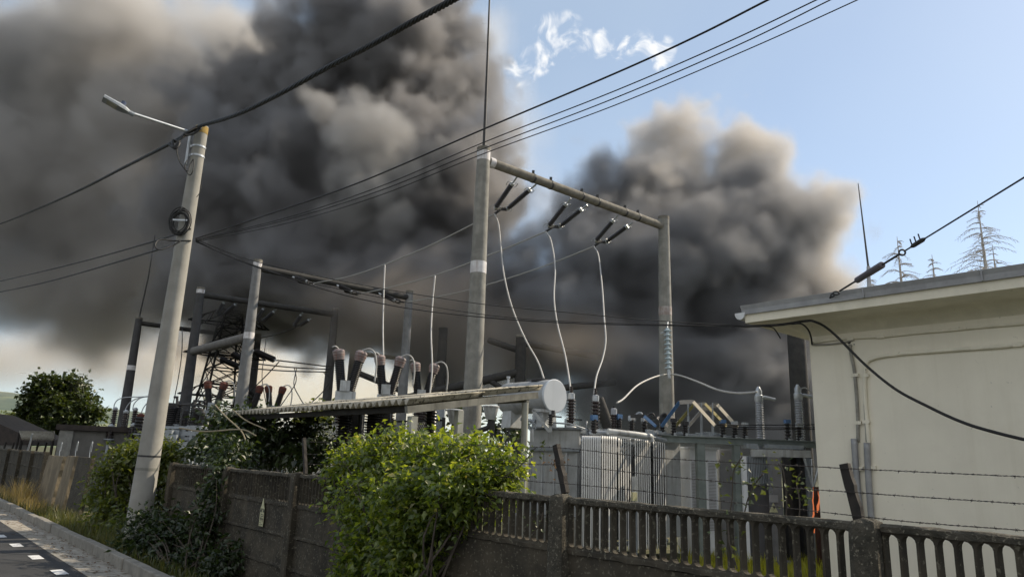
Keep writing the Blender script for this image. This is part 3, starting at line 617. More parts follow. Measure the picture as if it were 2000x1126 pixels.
def portal(label, TL, TR, r0, r1, beam, rb, bl=(), br=(), rod=None, m=M_CONC, mb_=M_BEAM, drop=.35, extra=None):
    th = thing('concrete_portal', label, 'portal', V((TL.x + TR.x) / 2, (TL.y + TR.y) / 2, YARD), 'concrete line portals')
    column(th, TL, r0, r1, bl, m); column(th, TR, r0, r1, br, m)
    a, b = TL - Z * drop, TR - Z * drop; d = (b - a).normalized(); a, b = a + d * (r0 * .6), b - d * (r0 * .6)
    mb = MB(); k = 10; tube(mb, [a.lerp(b, i / k) for i in range(k + 1)], rb, 20); bm_ = obj('cross_beam', mb, mb_, th, smooth=True)
    if beam == 'collar':
        c = MB(); tube(c, [a + d * (r0 * .5), a + d * (r0 * .5 + .17)], rb + .015, 20); obj('collar', c, M_BAND, bm_, smooth=True)
        for px in (1024, 1061, 1127, 1161, 1222, 1251):
            f = min(1, max(0, (px - 962) / 330)); c = MB(); q = a.lerp(b, f * .88 + .08 - .1 * f * (1 - f))
            tube(c, [q - d * .03, q + d * .03], rb + .012, 16); box(c, q + Z * (rb + .05), (.08, .08, .12)); obj('clamp', c, M_DARK, bm_)
    if rod:
        c = MB(); tube(c, rod[0], rod[1], 8); obj('lightning_rod', c, M_DARK, th)
    return th, a, b
A1, A2 = P(945, 290, 19), P(1296, 424, 23.7)
rodA = [A1, P(951, 140, 19), P(956, 0, 19), P(959, -90, 19)]
PA, a0, a1 = portal('nearest and tallest concrete portal with white banded column and long lightning rod', A1, A2, .185, .285, 'collar', .135,
    bl=((zof(944, 305, A1), .30, M_BAND), (zof(934, 523, A1), .33, M_BAND)), br=((A2.z - .16, .26, M_CONC), (zof(1298, 608, A2), .30, mat('rusted_band', (.40, .37, .36), (.25, .20, .18), .8, 8, c3=(.1, .06, .05), streak=.8))), rod=(rodA, [.045, .035, .025, .02]))
B1, B2 = P(504, 508, 31), P(800, 568, 35.8)
PB, b0, b1 = portal('second concrete portal in smoke, with a brace beam between its left columns', B1, B2, .185, .30, None, .15, bl=((B1.z - .22, .26, M_BAND), (zof(484, 655, B1), .28, M_BAND)), mb_=M_SOOTB, m=mat('sooty_concrete', (.22, .225, .23), (.15, .152, .155), .9, 3, bump=.2, c3=(.1, .1, .1), streak=.5))
C1, C2 = P(393, 562, 36.6), P(655, 603, 41.4)
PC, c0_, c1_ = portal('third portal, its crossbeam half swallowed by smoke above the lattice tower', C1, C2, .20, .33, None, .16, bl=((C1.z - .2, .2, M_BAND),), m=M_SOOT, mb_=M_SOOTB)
D1, D2 = P(272, 620, 45.8), P(505, 652, 50.6)
rodD = [D1, P(290, 540, 45.8), P(303, 458, 45.8)]
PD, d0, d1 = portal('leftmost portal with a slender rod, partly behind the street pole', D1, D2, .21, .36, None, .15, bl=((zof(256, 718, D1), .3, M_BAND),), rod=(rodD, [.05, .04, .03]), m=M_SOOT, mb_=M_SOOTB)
mb = MB(); ta, tb = V(C1.x, C1.y, zof(378, 686, C1)), V(B1.x, B1.y, zof(482, 657, B1)); k = 8
tube(mb, [ta.lerp(tb, .03 + .94 * i / k) for i in range(k + 1)], .21, 18); tag(obj('tie_beam', mb, mat('tie_concrete', (.19, .18, .17), (.12, .115, .11), .9, 5), smooth=True), 'thick concrete tie beam joining the second and third portals on the left', 'beam')
E1, E2 = P(690, 680, 54), P(862, 700, 58)
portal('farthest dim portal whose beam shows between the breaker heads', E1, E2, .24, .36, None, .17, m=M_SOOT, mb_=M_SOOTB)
H1, H2 = P(1018, 655, 36), P(1195, 690, 41)
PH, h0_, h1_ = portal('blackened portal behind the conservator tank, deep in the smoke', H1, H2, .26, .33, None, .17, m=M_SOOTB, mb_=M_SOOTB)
def lonecol(label, px, py, Y, r0, r1):
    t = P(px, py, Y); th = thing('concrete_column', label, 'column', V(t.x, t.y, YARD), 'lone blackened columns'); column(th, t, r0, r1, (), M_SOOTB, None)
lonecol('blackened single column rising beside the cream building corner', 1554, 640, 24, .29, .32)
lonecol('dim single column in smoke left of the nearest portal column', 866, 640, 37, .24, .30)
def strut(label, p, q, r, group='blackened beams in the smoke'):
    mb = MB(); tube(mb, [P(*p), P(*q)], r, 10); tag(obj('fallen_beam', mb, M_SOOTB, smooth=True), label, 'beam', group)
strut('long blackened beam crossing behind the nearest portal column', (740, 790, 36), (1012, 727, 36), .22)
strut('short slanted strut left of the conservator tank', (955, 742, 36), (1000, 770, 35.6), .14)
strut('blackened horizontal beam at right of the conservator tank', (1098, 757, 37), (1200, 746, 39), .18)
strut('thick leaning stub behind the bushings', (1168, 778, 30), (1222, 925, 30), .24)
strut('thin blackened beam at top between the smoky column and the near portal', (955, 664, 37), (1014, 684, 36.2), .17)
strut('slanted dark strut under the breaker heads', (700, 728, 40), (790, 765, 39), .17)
# ------------------------------------------------------------------ tension insulators
def tension(label, tops, bots, yoke, r=.085, m=M_BLACKPORC, arc=True, group='twin tension insulators'):
    th = thing('tension_insulator', label, 'insulator', yoke, group)
    for t, b in zip(tops, bots):
        d = (b - t); L = d.length; d.normalize(); a, z = t + d * (L * .22), t + d * (L * .95); mb = MB()
        ribbed(mb, a, z, r, 15, .7); s = obj('insulator_string', mb, m, th, smooth=True)
        f = MB(); tube(f, [t, a], .028, 6); tube(f, [z, b], .028, 6); lathe(f, a - d * .05, d, [(.06, 0), (.075, .02), (.075, .09)], 10); lathe(f, z - d * .04, d, [(.075, 0), (.06, .1)], 10)
        if arc:
            x, y = frame(d)
            for c in (a - d * .02, z):
                for sg_ in (-1, 1): tube(f, smooth_path([c, c + x * sg_ * .15 - d * .05, c + x * sg_ * .17 + d * .08, c + x * sg_ * .12 + d * .12], 4), .012, 5)
        obj('fitting', f, M_GALV, s)
    mb = MB(); bar(mb, bots[0], bots[1], .06, .09); tube(mb, [(bots[0] + bots[1]) / 2, yoke], .04, 6); obj('yoke', mb, M_DARK, th)
    return th
def ins3(lab, t1, b1, t2, b2, yk, Yt, Yb, **k):
    return tension(lab, [P(*t1, Yt), P(*t2, Yt + .45)], [P(*b1, Yb), P(*b2, Yb + .3)], P(*yk, Yb + .15), **k)
ins3('first twin insulator under the near portal beam, next to the banded column', (1010, 345), (967, 407), (1047, 360), (990, 409), (966, 418), 19.9, 20.9)
ins3('middle twin insulator under the near portal beam', (1115, 387), (1071, 442), (1147, 400), (1092, 443), (1066, 452), 21.3, 22.3)
ins3('third twin insulator under the near portal beam, next to the plain column', (1207, 420), (1163, 471), (1236, 434), (1183, 473), (1160, 481), 22.5, 23.5)
def one(lab, p, q, Yp, Yq, r=.09, m=M_BLACKPORC, n=16):
    p, q = P(*p, Yp), P(*q, Yq); th = thing('insulator_string', lab, 'insulator', p, 'single tension insulators'); d = (q - p); L = d.length; d.normalize(); mb = MB()
    ribbed(mb, p + d * L * .1, q - d * L * .1, r, n, .7); obj('rod', mb, m, th, smooth=True); f = MB(); tube(f, [p, p + d * L * .12], .03, 6); tube(f, [q - d * L * .12, q], .03, 6); obj('fitting', f, M_GALV, th)
ins3('first twin insulator under the second portal beam, at its left', (572, 540), (600, 550), (578, 547), (606, 553), (612, 553), 31.6, 30.6, r=.10)
ins3('middle twin insulator under the second portal beam', (658, 556), (688, 570), (668, 565), (700, 573), (706, 573), 33.0, 32.0, r=.11)
ins3('third twin insulator under the second portal beam, at its smoky end', (740, 572), (772, 587), (752, 578), (782, 590), (790, 590), 34.4, 33.4, r=.11)
ins3('left twin insulator under the third portal beam', (440, 586), (424, 613), (465, 590), (437, 614), (428, 616), 37.4, 38.2, r=.11, arc=False)
ins3('middle twin insulator under the third portal beam, right of the banded column', (517, 598), (501, 624), (540, 604), (513, 627), (506, 630), 38.8, 39.6, r=.11, arc=False)
ins3('faint twin insulator under the third portal beam, inside the smoke', (591, 610), (574, 636), (607, 622), (586, 635), (576, 640), 40, 40.8, r=.11, arc=False)
one('long dark insulator right of the second portal column', (494, 684), (540, 704), 33, 32.6, .15)
one('dark insulator hanging over the lattice tower at left', (428, 699), (470, 717), 36, 35.5, .15)
one('short dark insulator touching the second portal column', (452, 690), (482, 704), 35, 34.5, .15)
# ------------------------------------------------------------------ conductors
def cond(label, pts, wpx, m=M_ALU, group='switchyard conductors'):
    o = wire(label, pts, wpx, m, group); o.name = 'conductor'; o['category'] = 'conductor'; return o
cond('conductor from the first near portal insulator to the second portal', [(966, 418, 20.9), (925, 437, 22), (840, 479, 24.5), (752, 516, 27), (680, 540, 29), (612, 553, 30.5)], 2.4)
cond('conductor from the middle near portal insulator to the second portal', [(1066, 452, 22.3), (960, 496, 24.5), (850, 537, 27.5), (770, 559, 30), (706, 573, 32)], 2.4)
cond('conductor from the third near portal insulator to the second portal', [(1160, 481, 23.5), (1050, 524, 26), (930, 562, 29), (850, 580, 31.5), (790, 590, 33.4)], 2.2)
cond('white dropper hanging from the first conductor down to the breakers', [(752, 516, 27), (750, 560, 26.5), (748, 640, 25.5), (749, 710, 24.6), (747, 772, 24)], 3.3)
cond('white dropper hanging from the middle conductor, left of the banded column', [(850, 537, 27.5), (845, 590, 27), (842, 650, 26), (844, 720, 25.2), (838, 782, 24.6)], 3.3)
cond('white curved dropper from the first near insulator to the conservator', [(966, 418, 20.9), (974, 440, 20.8), (979, 490, 20.4), (985, 540, 20), (1000, 600, 19.6), (1025, 660, 19.2), (1050, 705, 18.8), (1063, 741, 18.5)], 3.3)
cond('white S-shaped dropper from the middle near insulator to the first bushing', [(1066, 452, 22.3), (1076, 470, 22), (1084, 520, 21.4), (1082, 580, 20.6), (1088, 630, 20), (1103, 690, 19.2), (1111, 735, 18.6), (1115, 765, 18.2)], 3.3)
cond('white S-shaped dropper from the third near insulator to the second bushing', [(1160, 481, 23.5), (1169, 500, 23), (1176, 560, 22), (1180, 620, 21), (1183, 665, 20.4), (1177, 700, 19.8), (1165, 735, 19), (1160, 770, 18.4)], 3.3)
cond('white conductor looping from the third bushing past the plain portal column', [(1205, 786, 19), (1218, 778, 19.4), (1245, 752, 20.5), (1275, 737, 22), (1300, 731, 23), (1325, 732, 22.5), (1360, 744, 21), (1400, 760, 19.5), (1440, 767, 18.6), (1478, 765, 18)], 3.8)
cond('upper of three dark conductors between the left portals', [(540, 703, 32.6), (590, 709, 35), (645, 716, 39)], 2.6, M_WIRE)
cond('middle of three dark conductors between the left portals', [(500, 710, 33), (570, 717, 35), (645, 721, 39)], 2.4, M_WIRE)
cond('lowest of three dark conductors between the left portals', [(478, 718, 34.5), (560, 724, 36), (640, 726, 39)], 2.4, M_WIRE)
cond('crossed dropper bending left below the dark conductors', [(575, 717, 35), (578, 745, 34), (560, 775, 33), (548, 792, 32)], 1.9, M_WIRE)
cond('crossed dropper bending right below the dark conductors', [(580, 717, 35), (574, 750, 34), (585, 775, 33), (594, 790, 32)], 1.9, M_WIRE)
cond('slanting jumper from the long insulator down to the left breakers', [(545, 706, 32.6), (520, 733, 33), (490, 762, 33.5), (470, 778, 34)], 2.2, M_WIRE)
cond('thin dropper by the second column, nearly straight', [(520, 660, 36), (515, 700, 35), (512, 740, 34.5), (520, 790, 34)], 1.6, M_WIRE)
cond('thin line from the faint insulator towards the portal column', [(576, 640, 40.8), (535, 654, 42), (505, 660, 45)], 2.0, M_WIRE)
cond('thin line from the left insulator to the third portal column', [(428, 616, 38.2), (410, 623, 38), (393, 632, 37.5)], 2.0, M_WIRE)
cond('thin hanging wire between street pole and third portal column', [(356, 640, 44), (355, 690, 43), (348, 740, 42), (338, 790, 41)], 1.8, M_WIRE)
cond('curved jumper between the dark conductors and the smoky column', [(632, 727, 38), (645, 742, 37), (630, 765, 36), (610, 784, 35)], 2.0, M_WIRE)
# ------------------------------------------------------------------ lattice tower
tt = P(452, 612, 48); tw = thing('lattice_tower', 'steel lattice pylon with crossing braces behind the left portals', 'pylon', V(tt.x, tt.y, YARD))
TX, TY = V(.80, .6, 0), V(-.6, .8, 0); H = tt.z - YARD; mb = MB()
def tp(sx, sy, f): w = 1.85 * (1 - f) + .55 * f; return V(tt.x, tt.y, YARD) + TX * sx * w + TY * sy * w + Z * H * f
cor = ((-1, -1), (1, -1), (1, 1), (-1, 1))
for s in cor:
    m_ = MB(); tube(m_, [tp(*s, 0), tp(*s, 1)], .075, 5); obj('leg', m_, M_BLACKST, tw)
lv = [0, .17, .32, .45, .56, .66, .75, .83, .90, .96, 1.0]
for i in range(len(lv) - 1):
    for j in range(4):
        s, e = cor[j], cor[(j + 1) % 4]; tube(mb, [tp(*s, lv[i]), tp(*e, lv[i + 1])], .036, 4); tube(mb, [tp(*e, lv[i]), tp(*s, lv[i + 1])], .036, 4); tube(mb, [tp(*s, lv[i + 1]), tp(*e, lv[i + 1])], .042, 4)
obj('bracing', mb, M_BLACKST, tw)
for f in (.5, .74, .93):
    m_ = MB(); zc_ = YARD + H * f; c = V(tt.x, tt.y, zc_); wd = 2.7
    for sy in (-1, 1):
        o = TY * sy * .8
        tube(m_, [c - TX * wd, c + o * .9 - TX, c + o + TX, c + TX * wd], .045, 5)
        tube(m_, [c - TX * wd, c + o * .8 - TX * .9 + Z * .9, c + o * .8 + TX * .9 + Z * .9, c + TX * wd], .036, 5)
        for q in (-2.1, -1.5, 1.5, 2.1): tube(m_, [c + TX * q + o * (1 - abs(q) / 3.6), c + TX * q * .82 + o * .5 + Z * .9 * (1 - (abs(q) - 1) / 2.4)], .035, 4)
    obj('crossarm', m_, M_BLACKST, tw)
# ------------------------------------------------------------------ circuit breakers with a V of two insulators
def breaker(headm, label, group):
    th = thing('circuit_breaker', label, 'circuit breaker', (0, 0, 0), group)
    mb = MB(); box(mb, (0, 0, 3.42), (.62, .5, .34)); box(mb, (0, 0, 3.235), (.75, .58, .03)); b = obj('housing', mb, M_TRAFO if headm is M_HEAD else M_STEEL, th)
    mb = MB(); box(mb, (-.04, -.08, 3.76), (.30, .42, .33)); obj('tank', mb, M_TRAFO if headm is M_HEAD else M_STEEL, th)
    for s, tilt in ((-1, 9), (1, 12)):
        d = V(s * math.sin(rad(tilt)), 0, math.cos(rad(tilt))); p = V(s * .13, -.02, 3.62); mb = MB(); ribbed(mb, p, p + d * .98, .165, 17, .82, 16); a = obj('insulator', mb, M_BLACKPORC, th, smooth=True)
        mb = MB(); lathe(mb, p + d * .96, d, [(.15, 0), (.168, .01), (.172, .10), (.18, .11), (.18, .16), (.192, .17), (.188, .25), (.20, .27), (.17, .32), (.12, .35), (.09, .36)], 18); h = obj('head', mb, headm, th, smooth=True)
        mb = MB(); lathe(mb, p + d * 1.11, d, [(.187, 0), (.187, .03)], 18); obj('band', mb, M_RED if headm is M_HEAD else M_DARK, h, smooth=True)
        mb = MB(); e = p + d * 1.33
        if s > 0: tube(mb, smooth_path([e, e + V(.22, -.1, .06), e + V(.40, -.15, -.10), e + V(.47, -.15, -.5), e + V(.45, -.15, -1.0)], 6), .028, 6)
        else: tube(mb, smooth_path([e, e + V(-.1, -.08, .06), e + V(-.2, -.1, .02)], 5), .022, 6)
        obj('jumper', mb, M_ALU, h, smooth='all')
    mb = MB(); ribbed(mb, V(0, 0, 1.5), V(0, 0, 3.2), .33, 20, .78, 18); obj('support_insulator', mb, M_PORC, th, smooth=True)
    for s in cor: mb = MB(); bar(mb, (s[0] * .38, s[1] * .3, YARD), (s[0] * .3, s[1] * .24, 1.45), .08, .08); obj('leg', mb, M_STEEL, th)
    mb = MB(); box(mb, (0, 0, 1.475), (.8, .7, .05)); obj('base_plate', mb, M_STEEL, th)
    return th
def place(o, px, py, Y, z_at, rz=0, sc_=1.0):
    p = P(px, py, Y); o.location = (p.x, p.y, 0); o.rotation_euler = (0, 0, rz); o.scale = (sc_,) * 3; o.location.z = p.z - z_at * sc_; return o
bk = breaker(M_HEAD, 'first breaker with two pinkish white capped insulators, beside the smoky column', 'white capped circuit breakers')
place(bk, 675, 765, 22.5, 3.59, rad(14)); 
for (px, py, Y, lab) in ((755, 771, 24.3, 'middle white capped breaker, its V just left of the second dropper'), (824, 780, 26.0, 'third white capped breaker, lowest beside the banded portal column')):
    c = copy_tree(bk); place(c, px, py, Y, 3.59, rad(10)); c['label'] = lab
bk2 = breaker(M_RED, 'breaker with rust red caps next to the lattice tower', 'red capped circuit breakers'); place(bk2, 414, 801, 31.5, 3.59, rad(18), .95)
for (px, py, Y, lab) in ((486, 806, 33, 'breaker with rust red caps mostly behind the second portal column'), (532, 805, 34.6, 'breaker with rust red caps rising over the corrugated canopy')):
    c = copy_tree(bk2); place(c, px, py, Y, 3.59, rad(12), .95); c['label'] = lab
# ================================================================== corrugated canopy
K0 = P(800, 784, 11.5); Lq = onp(438, 800, p0=K0, n=N); LEN = (Lq - K0).dot(D); Rq = onp(1060, 757, p0=K0, n=D); WID = (Rq - K0).dot(N); RISE = Rq.z - K0.z
can = thing('corrugated_canopy', 'long open canopy with stained corrugated asbestos sheets on slim posts', 'canopy', (K0.x, K0.y, YARD))
def cp(t, o, dz=0.0): return K0 + D * t + N * o + Z * (RISE * o / WID + dz)
for si, (o0, o1, dz) in enumerate(((-.0, 1.55, .0), (1.42, WID, .016))):
    mb = MB(); per = .20; n = int(LEN / per * 8); k = 4; vs = []
    for i in range(n + 1):
        t = LEN * i / n; w = .046 * math.cos(2 * math.pi * t / per)
        for j in range(k + 1): vs.append(cp(t, o0 + (o1 - o0) * j / k, w + dz + .006 * math.sin(t * 3 + j)))
    mb.add(vs, [(i * (k + 1) + j, i * (k + 1) + j + 1, (i + 1) * (k + 1) + j + 1, (i + 1) * (k + 1) + j) for i in range(n) for j in range(k)])
    s = obj('roof_sheet', mb, M_ASB, can, smooth='all'); md = s.modifiers.new('s', 'SOLIDIFY'); md.thickness = .018; md.offset = 0
def cbeam(a, b, w, h, m=M_WOOD):
    mb = MB(); bar(mb, a, b, w, h); return obj('purlin', mb, m, can)
mb = MB(); a, b = cp(.02, .22, -.13), cp(LEN - .1, .22, -.13); d = (b - a).normalized(); box(mb, (a + b) / 2, ((b - a).length, .07, .10), (d, N, Z)); obj('purlin', mb, M_WOODD, can)
mb = MB(); a, b = cp(.05, -.02, -.125), cp(.05, WID - .1, -.125); d = (b - a).normalized(); box(mb, (a + b) / 2, ((b - a).length, .08, .15), (d, d.cross(D), D.cross(d).cross(d) if False else d.cross(d.cross(D)))) if False else box(mb, (a + b) / 2, (.08, (b - a).length, .115), (D, d, D.cross(d))); obj('rafter', mb, M_WOOD, can)
mb = MB(); a, b = cp(.02, WID - .35, -.16), cp(LEN - .1, WID - .35, -.16); d = (b - a).normalized(); box(mb, (a + b) / 2, ((b - a).length, .07, .15), (d, N, Z)); obj('purlin', mb, M_WOOD, can)
for (t, o, r) in ((.06, .12, .062), (.06, 1.05, .058), (.06, WID - .38, .062), (LEN - .2, .24, .06), (LEN * .74, WID - .4, .05)):
    mb = MB(); q = cp(t, o, -.24); tube(mb, [V(q.x, q.y, YARD), q], r, 14) if o > 1.2 else box(mb, V(q.x, q.y, (q.z + YARD) / 2), (r * 2, r * 2, q.z - YARD), (D, N, Z)); obj('post', mb, M_POST if t < 1 else M_DARK, can, smooth=True)
for (t, o) in ((.05, .3), (.05, .75), (.05, 1.5), (.05, 2.2)):
    mb = MB(); lathe(mb, cp(t + .1, o, .03), Z, [(.03, 0), (.035, .008), (.012, .025), (.01, .04)], 8); obj('roof_bolt', mb, M_DARK, can)
# chain link screen under the canopy
ms = thing('mesh_fence', 'diamond wire mesh fence on dark posts seen below the canopy', 'fence', cp(2, WID + .6) - Z * 3)
mb = MB(); zz0, zz1 = .9, 2.72; oo = WID + .6; t0, t1 = sorted((onp(px_, 800, p0=K0 + N * oo, n=N) - K0).dot(D) for px_ in (560, 868)); st_ = .085
def cm(t, z): q = K0 + D * t + N * oo; return V(q.x, q.y, z)
hh = zz1 - zz0; i = t0 - hh
while i < t1:
    for sg_ in (1, -1):
        a, b = (i, i + hh) if sg_ > 0 else (i + hh, i); za, zb = zz0, zz1
        pts = []
        f0, f1 = 0.0, 1.0
        lo_, hi_ = (t0 - a) / (b - a), (t1 - a) / (b - a); f0 = max(f0, min(lo_, hi_)); f1 = min(f1, max(lo_, hi_))
        if f1 > f0: tube(mb, [cm(a + (b - a) * f0, za + hh * f0), cm(a + (b - a) * f1, za + hh * f1)], .0065, 3, False)
    i += st_
obj('mesh', mb, M_GALV, ms)
for k in range(5):
    mb = MB(); t = t0 + (t1 - t0) * k / 4; bar(mb, cm(t, YARD), cm(t, zz1 + .06), .07, .07); obj('post', mb, M_DARK, ms)
mb = MB(); bar(mb, cm(t0, zz1), cm(t1, zz1), .04, .04); bar(mb, cm(t0, zz0), cm(t1, zz0), .04, .04); obj('rail', mb, M_DARK, ms)
# dark equipment under and behind the canopy
def post_ins(name, label, cat, px, py0, py1, Y, r, sheds, m=M_BLACKPORC, group=None, capm=M_GALV, foot=True, core=.6):
    a, b = P(px, py0, Y), P(px, py1, Y); b = V(a.x, a.y, b.z); th = thing(name, label, cat, V(a.x, a.y, YARD if foot else a.z), group)
    mb = MB(); ribbed(mb, a, b, r, sheds, core); obj('insulator', mb, m, th, smooth=True)
    mb = MB(); lathe(mb, b, Z, [(r * .7, 0), (r * .75, .02), (r * .75, .10), (r * .4, .13), (r * .3, .16)], 12); obj('cap', mb, capm, th, smooth=True)
    if foot:
        mb = MB(); lathe(mb, a - Z * .06, Z, [(r * 1.2, 0), (r * 1.2, .06)], 12); bar(mb, V(a.x, a.y, YARD), a - Z * .06, .12, .12); obj('pedestal', mb, M_STEEL, th)
    return th
for (px, y0, y1, Y, r, lab) in ((838, 872, 795, 15.5, .15, 'dark ribbed insulator column right of the front canopy post'), (726, 868, 806, 16.5, .24, 'wide dark ribbed insulator behind the mesh under the canopy'), (668, 872, 808, 17, .20, 'dark insulator behind the mesh near the canopy middle')):
    post_ins('insulator_column', lab, 'insulator', px, y0, y1, Y, r, 12, M_BLACKPORC, 'dark insulators under the canopy', M_DARK)
def bucket(px, y0, y1, Y, lab):
    a, b = P(px, y1, Y), P(px, y0, Y); h = b.z - a.z; th = thing('cable_termination', lab, 'cable termination', V(a.x, a.y, YARD), 'grey bell shaped cable heads'); mb = MB(); r = .185
    lathe(mb, V(a.x, a.y, a.z), Z, [(r * .55, 0), (r * .62, h * .12), (r * .72, h * .3), (r * .74, h * .32), (r, h * .9), (r * 1.08, h * .91), (r * 1.08, h * .97), (r, h), (r * .3, h * 1.04)], 20); obj('bell', mb, M_TRAFO, th, smooth=True)
    mb = MB(); tube(mb, smooth_path([V(a.x, a.y, a.z), V(a.x - .05, a.y, a.z - .18), V(a.x - .35, a.y, a.z - .35), V(a.x - .5, a.y, a.z - .9)], 6), .06, 8); obj('cable', mb, M_DARK, th, smooth='all')
    mb = MB(); bar(mb, V(a.x + .05, a.y, YARD), V(a.x + .05, a.y, a.z - .02), .12, .12); obj('stand', mb, M_DARK, th)
bucket(958, 792, 819, 17, 'grey bell shaped cable head right of the nearest portal column'); bucket(887, 799, 828, 17, 'grey bell shaped cable head behind the second canopy post')
for (px, y0, y1, Y, w, lab) in ((745, 870, 800, 18, .35, 'plain dark grey steel column behind the mesh fence'), (850, 875, 782, 20, .42, 'broad grey steel cabinet column behind the canopy posts'), (690, 880, 800, 19, .4, 'dark wide switch cabinet behind the mesh fence')):
    a, b = P(px, y0, Y), P(px, y1, Y); th = thing('equipment_column', lab, 'column', V(a.x, a.y, YARD), 'steel columns behind the mesh fence'); mb = MB(); box(mb, V(a.x, a.y, (b.z + YARD) / 2), (w, w * .7, b.z - YARD)); obj('body', mb, M_STEEL if px == 850 else M_DARK, th)
    mb = MB(); box(mb, V(a.x, a.y, b.z + .03), (w * 1.15, w * .85, .06)); obj('lid', mb, M_DARK, th)
# ================================================================== power transformer
TQ = P(1128, 925, 17.5); U = DR                      # conservator and tank run along the fence direction
FWD = V(.80, .60, 0).normalized(); BK = V(-.60, .80, 0)
tr = thing('power_transformer', 'large pale grey power transformer with radiator banks, conservator tank and bushings', 'transformer', V(TQ.x, TQ.y, YARD))
def at(px, py, Y): return P(px, py, Y)
ztop = P(1090, 838, 17.8).z
t0_, t1_ = P(1034, 860, 18.1), P(1132, 860, 17.6); t0_.z = t1_.z = 0; td = (t1_ - t0_).normalized(); tn = Z.cross(td)
mb = MB(); c = (t0_ + t1_) / 2 + tn * 1.0; tl = (t1_ - t0_).length; box(mb, V(c.x, c.y, (ztop + .15) / 2), (tl, 2.0, ztop - .15), (td, tn, Z)); tank = obj('tank', mb, M_TRAFO, tr)
md = tank.modifiers.new('b', 'BEVEL'); md.width = .03; md.segments = 2
c2 = P(1215, 860, 18.7); mb = MB(); box(mb, V(c2.x, c2.y, (ztop + .1) / 2 - .06), (2.5, 1.7, ztop - .32), (FWD, BK, Z)); t2_ = obj('tank', mb, M_TRAFO, tr)
mb = MB(); zf = P(1080, 877, 17.8).z; box(mb, V(c.x, c.y, zf) - tn * 1.03, (tl * 1.02, .12, .07), (td, tn, Z)); zf2 = P(1080, 866, 17.8).z
box(mb, V(c.x, c.y, ztop + .03), (tl + .12, 2.1, .05), (td, tn, Z)); box(mb, V(c2.x, c2.y, ztop - .15), (2.6, 1.8, .06), (FWD, BK, Z)); obj('flange', mb, M_STEEL, tank)
mb = MB()
for f in (.04, .28, .52, .76, .96): q = t0_ + td * (tl * f) - tn * .035; box(mb, V(q.x, q.y, (zf - .05 + .2) / 2), (.05, .08, zf - .3), (td, tn, Z))
obj('stiffener', mb, M_TRAFO, tank)
mb = MB(); q = c - tn * 1.25; box(mb, V(q.x, q.y, .05), (tl + .6, 1.0, 1.15), (td, tn, Z)); obj('plinth', mb, M_CONC, tr)
# radiators: banks of rounded plates
def bank(x0, y0, x1, y1, Y0, Y1, n, lenp, zb, lab=None):
    a, b = P(x0, y0, Y0), P(x1, y1, Y1); zt_ = (a.z + b.z) / 2; a.z = b.z = 0; mb = MB(); rr = .09
    dd = (b - a).normalized(); pd = V(.16, .987, 0)
    for i in range(n):
        o = a.lerp(b, i / (n - 1)) if n > 1 else a; th_ = .019; pr = []
        for (cx, cz, s) in ((lenp - rr, zt_ - rr, 0), (rr, zt_ - rr, 90), (rr, zb + rr, 180), (lenp - rr, zb + rr, 270)):
            for q in range(5): an = rad(s + q * 22.5); pr.append((cx + rr * math.cos(an), cz + rr * math.sin(an)))
        m_ = len(pr); vs = []
        for sd in (-1, 1):
            for (l, z) in pr: p = o + pd * l; vs.append(V(p.x, p.y, z) + dd * (sd * th_))
        mb.add(vs, [tuple(range(m_)), tuple(range(m_, 2 * m_))[::-1]] + [(k, m_ + k, m_ + (k + 1) % m_, (k + 1) % m_) for k in range(m_)])
    r_ = obj('radiator', mb, M_FIN, tr); mb = MB(); p0_ = a + pd * (lenp * .5); p1_ = b + pd * (lenp * .5)
    for z in (zt_ - .12, zb + .16): tube(mb, [V(p0_.x, p0_.y, z) - dd * .05, V(p1_.x, p1_.y, z) + dd * .05], .05, 10)
    obj('header_pipe', mb, M_STEEL, r_, smooth=True); return r_
zb = -.05
bank(1138, 851, 1172, 850, 16.75, 16.55, 9, .5, zb); bank(1177, 850, 1203, 852, 16.5, 16.75, 7, .5, zb); bank(1209, 854, 1231, 857, 16.8, 17.1, 6, .5, zb)
bank(1241, 856, 1269, 859, 17.2, 17.5, 8, .5, zb); bank(1277, 859, 1298, 863, 17.55, 17.85, 6, .5, zb)
mb = MB(); tube(mb, [P(1187, 842, 16.9), P(1240, 848, 17.1), P(1270, 852, 17.4), P(1273, 862, 17.4)], .075, 10); obj('oil_pipe', mb, M_TRAFO, tr, smooth=True)
mb = MB(); tube(mb, [P(1150, 846, 17.2), P(1200, 843, 17.3)], .05, 8); obj('oil_pipe', mb, M_STEEL, tr, smooth=True); mb = MB(); tube(mb, [P(1270, 852, 17.6), P(1300, 860, 17.9)], .06, 8); obj('oil_pipe', mb, M_STEEL, tr, smooth=True)
mb = MB(); a = P(1239, 969, 16.9); box(mb, a, (.15, .05, .19), (dd_ if False else FWD, BK, Z)); obj('name_plate', mb, M_SIGN, tr)
mb = MB(); a = P(1239, 950, 17.0); box(mb, V(a.x, a.y, .6), (.09, .08, 2.0), (FWD, BK, Z)); obj('control_pipe', mb, M_STEEL, tr)
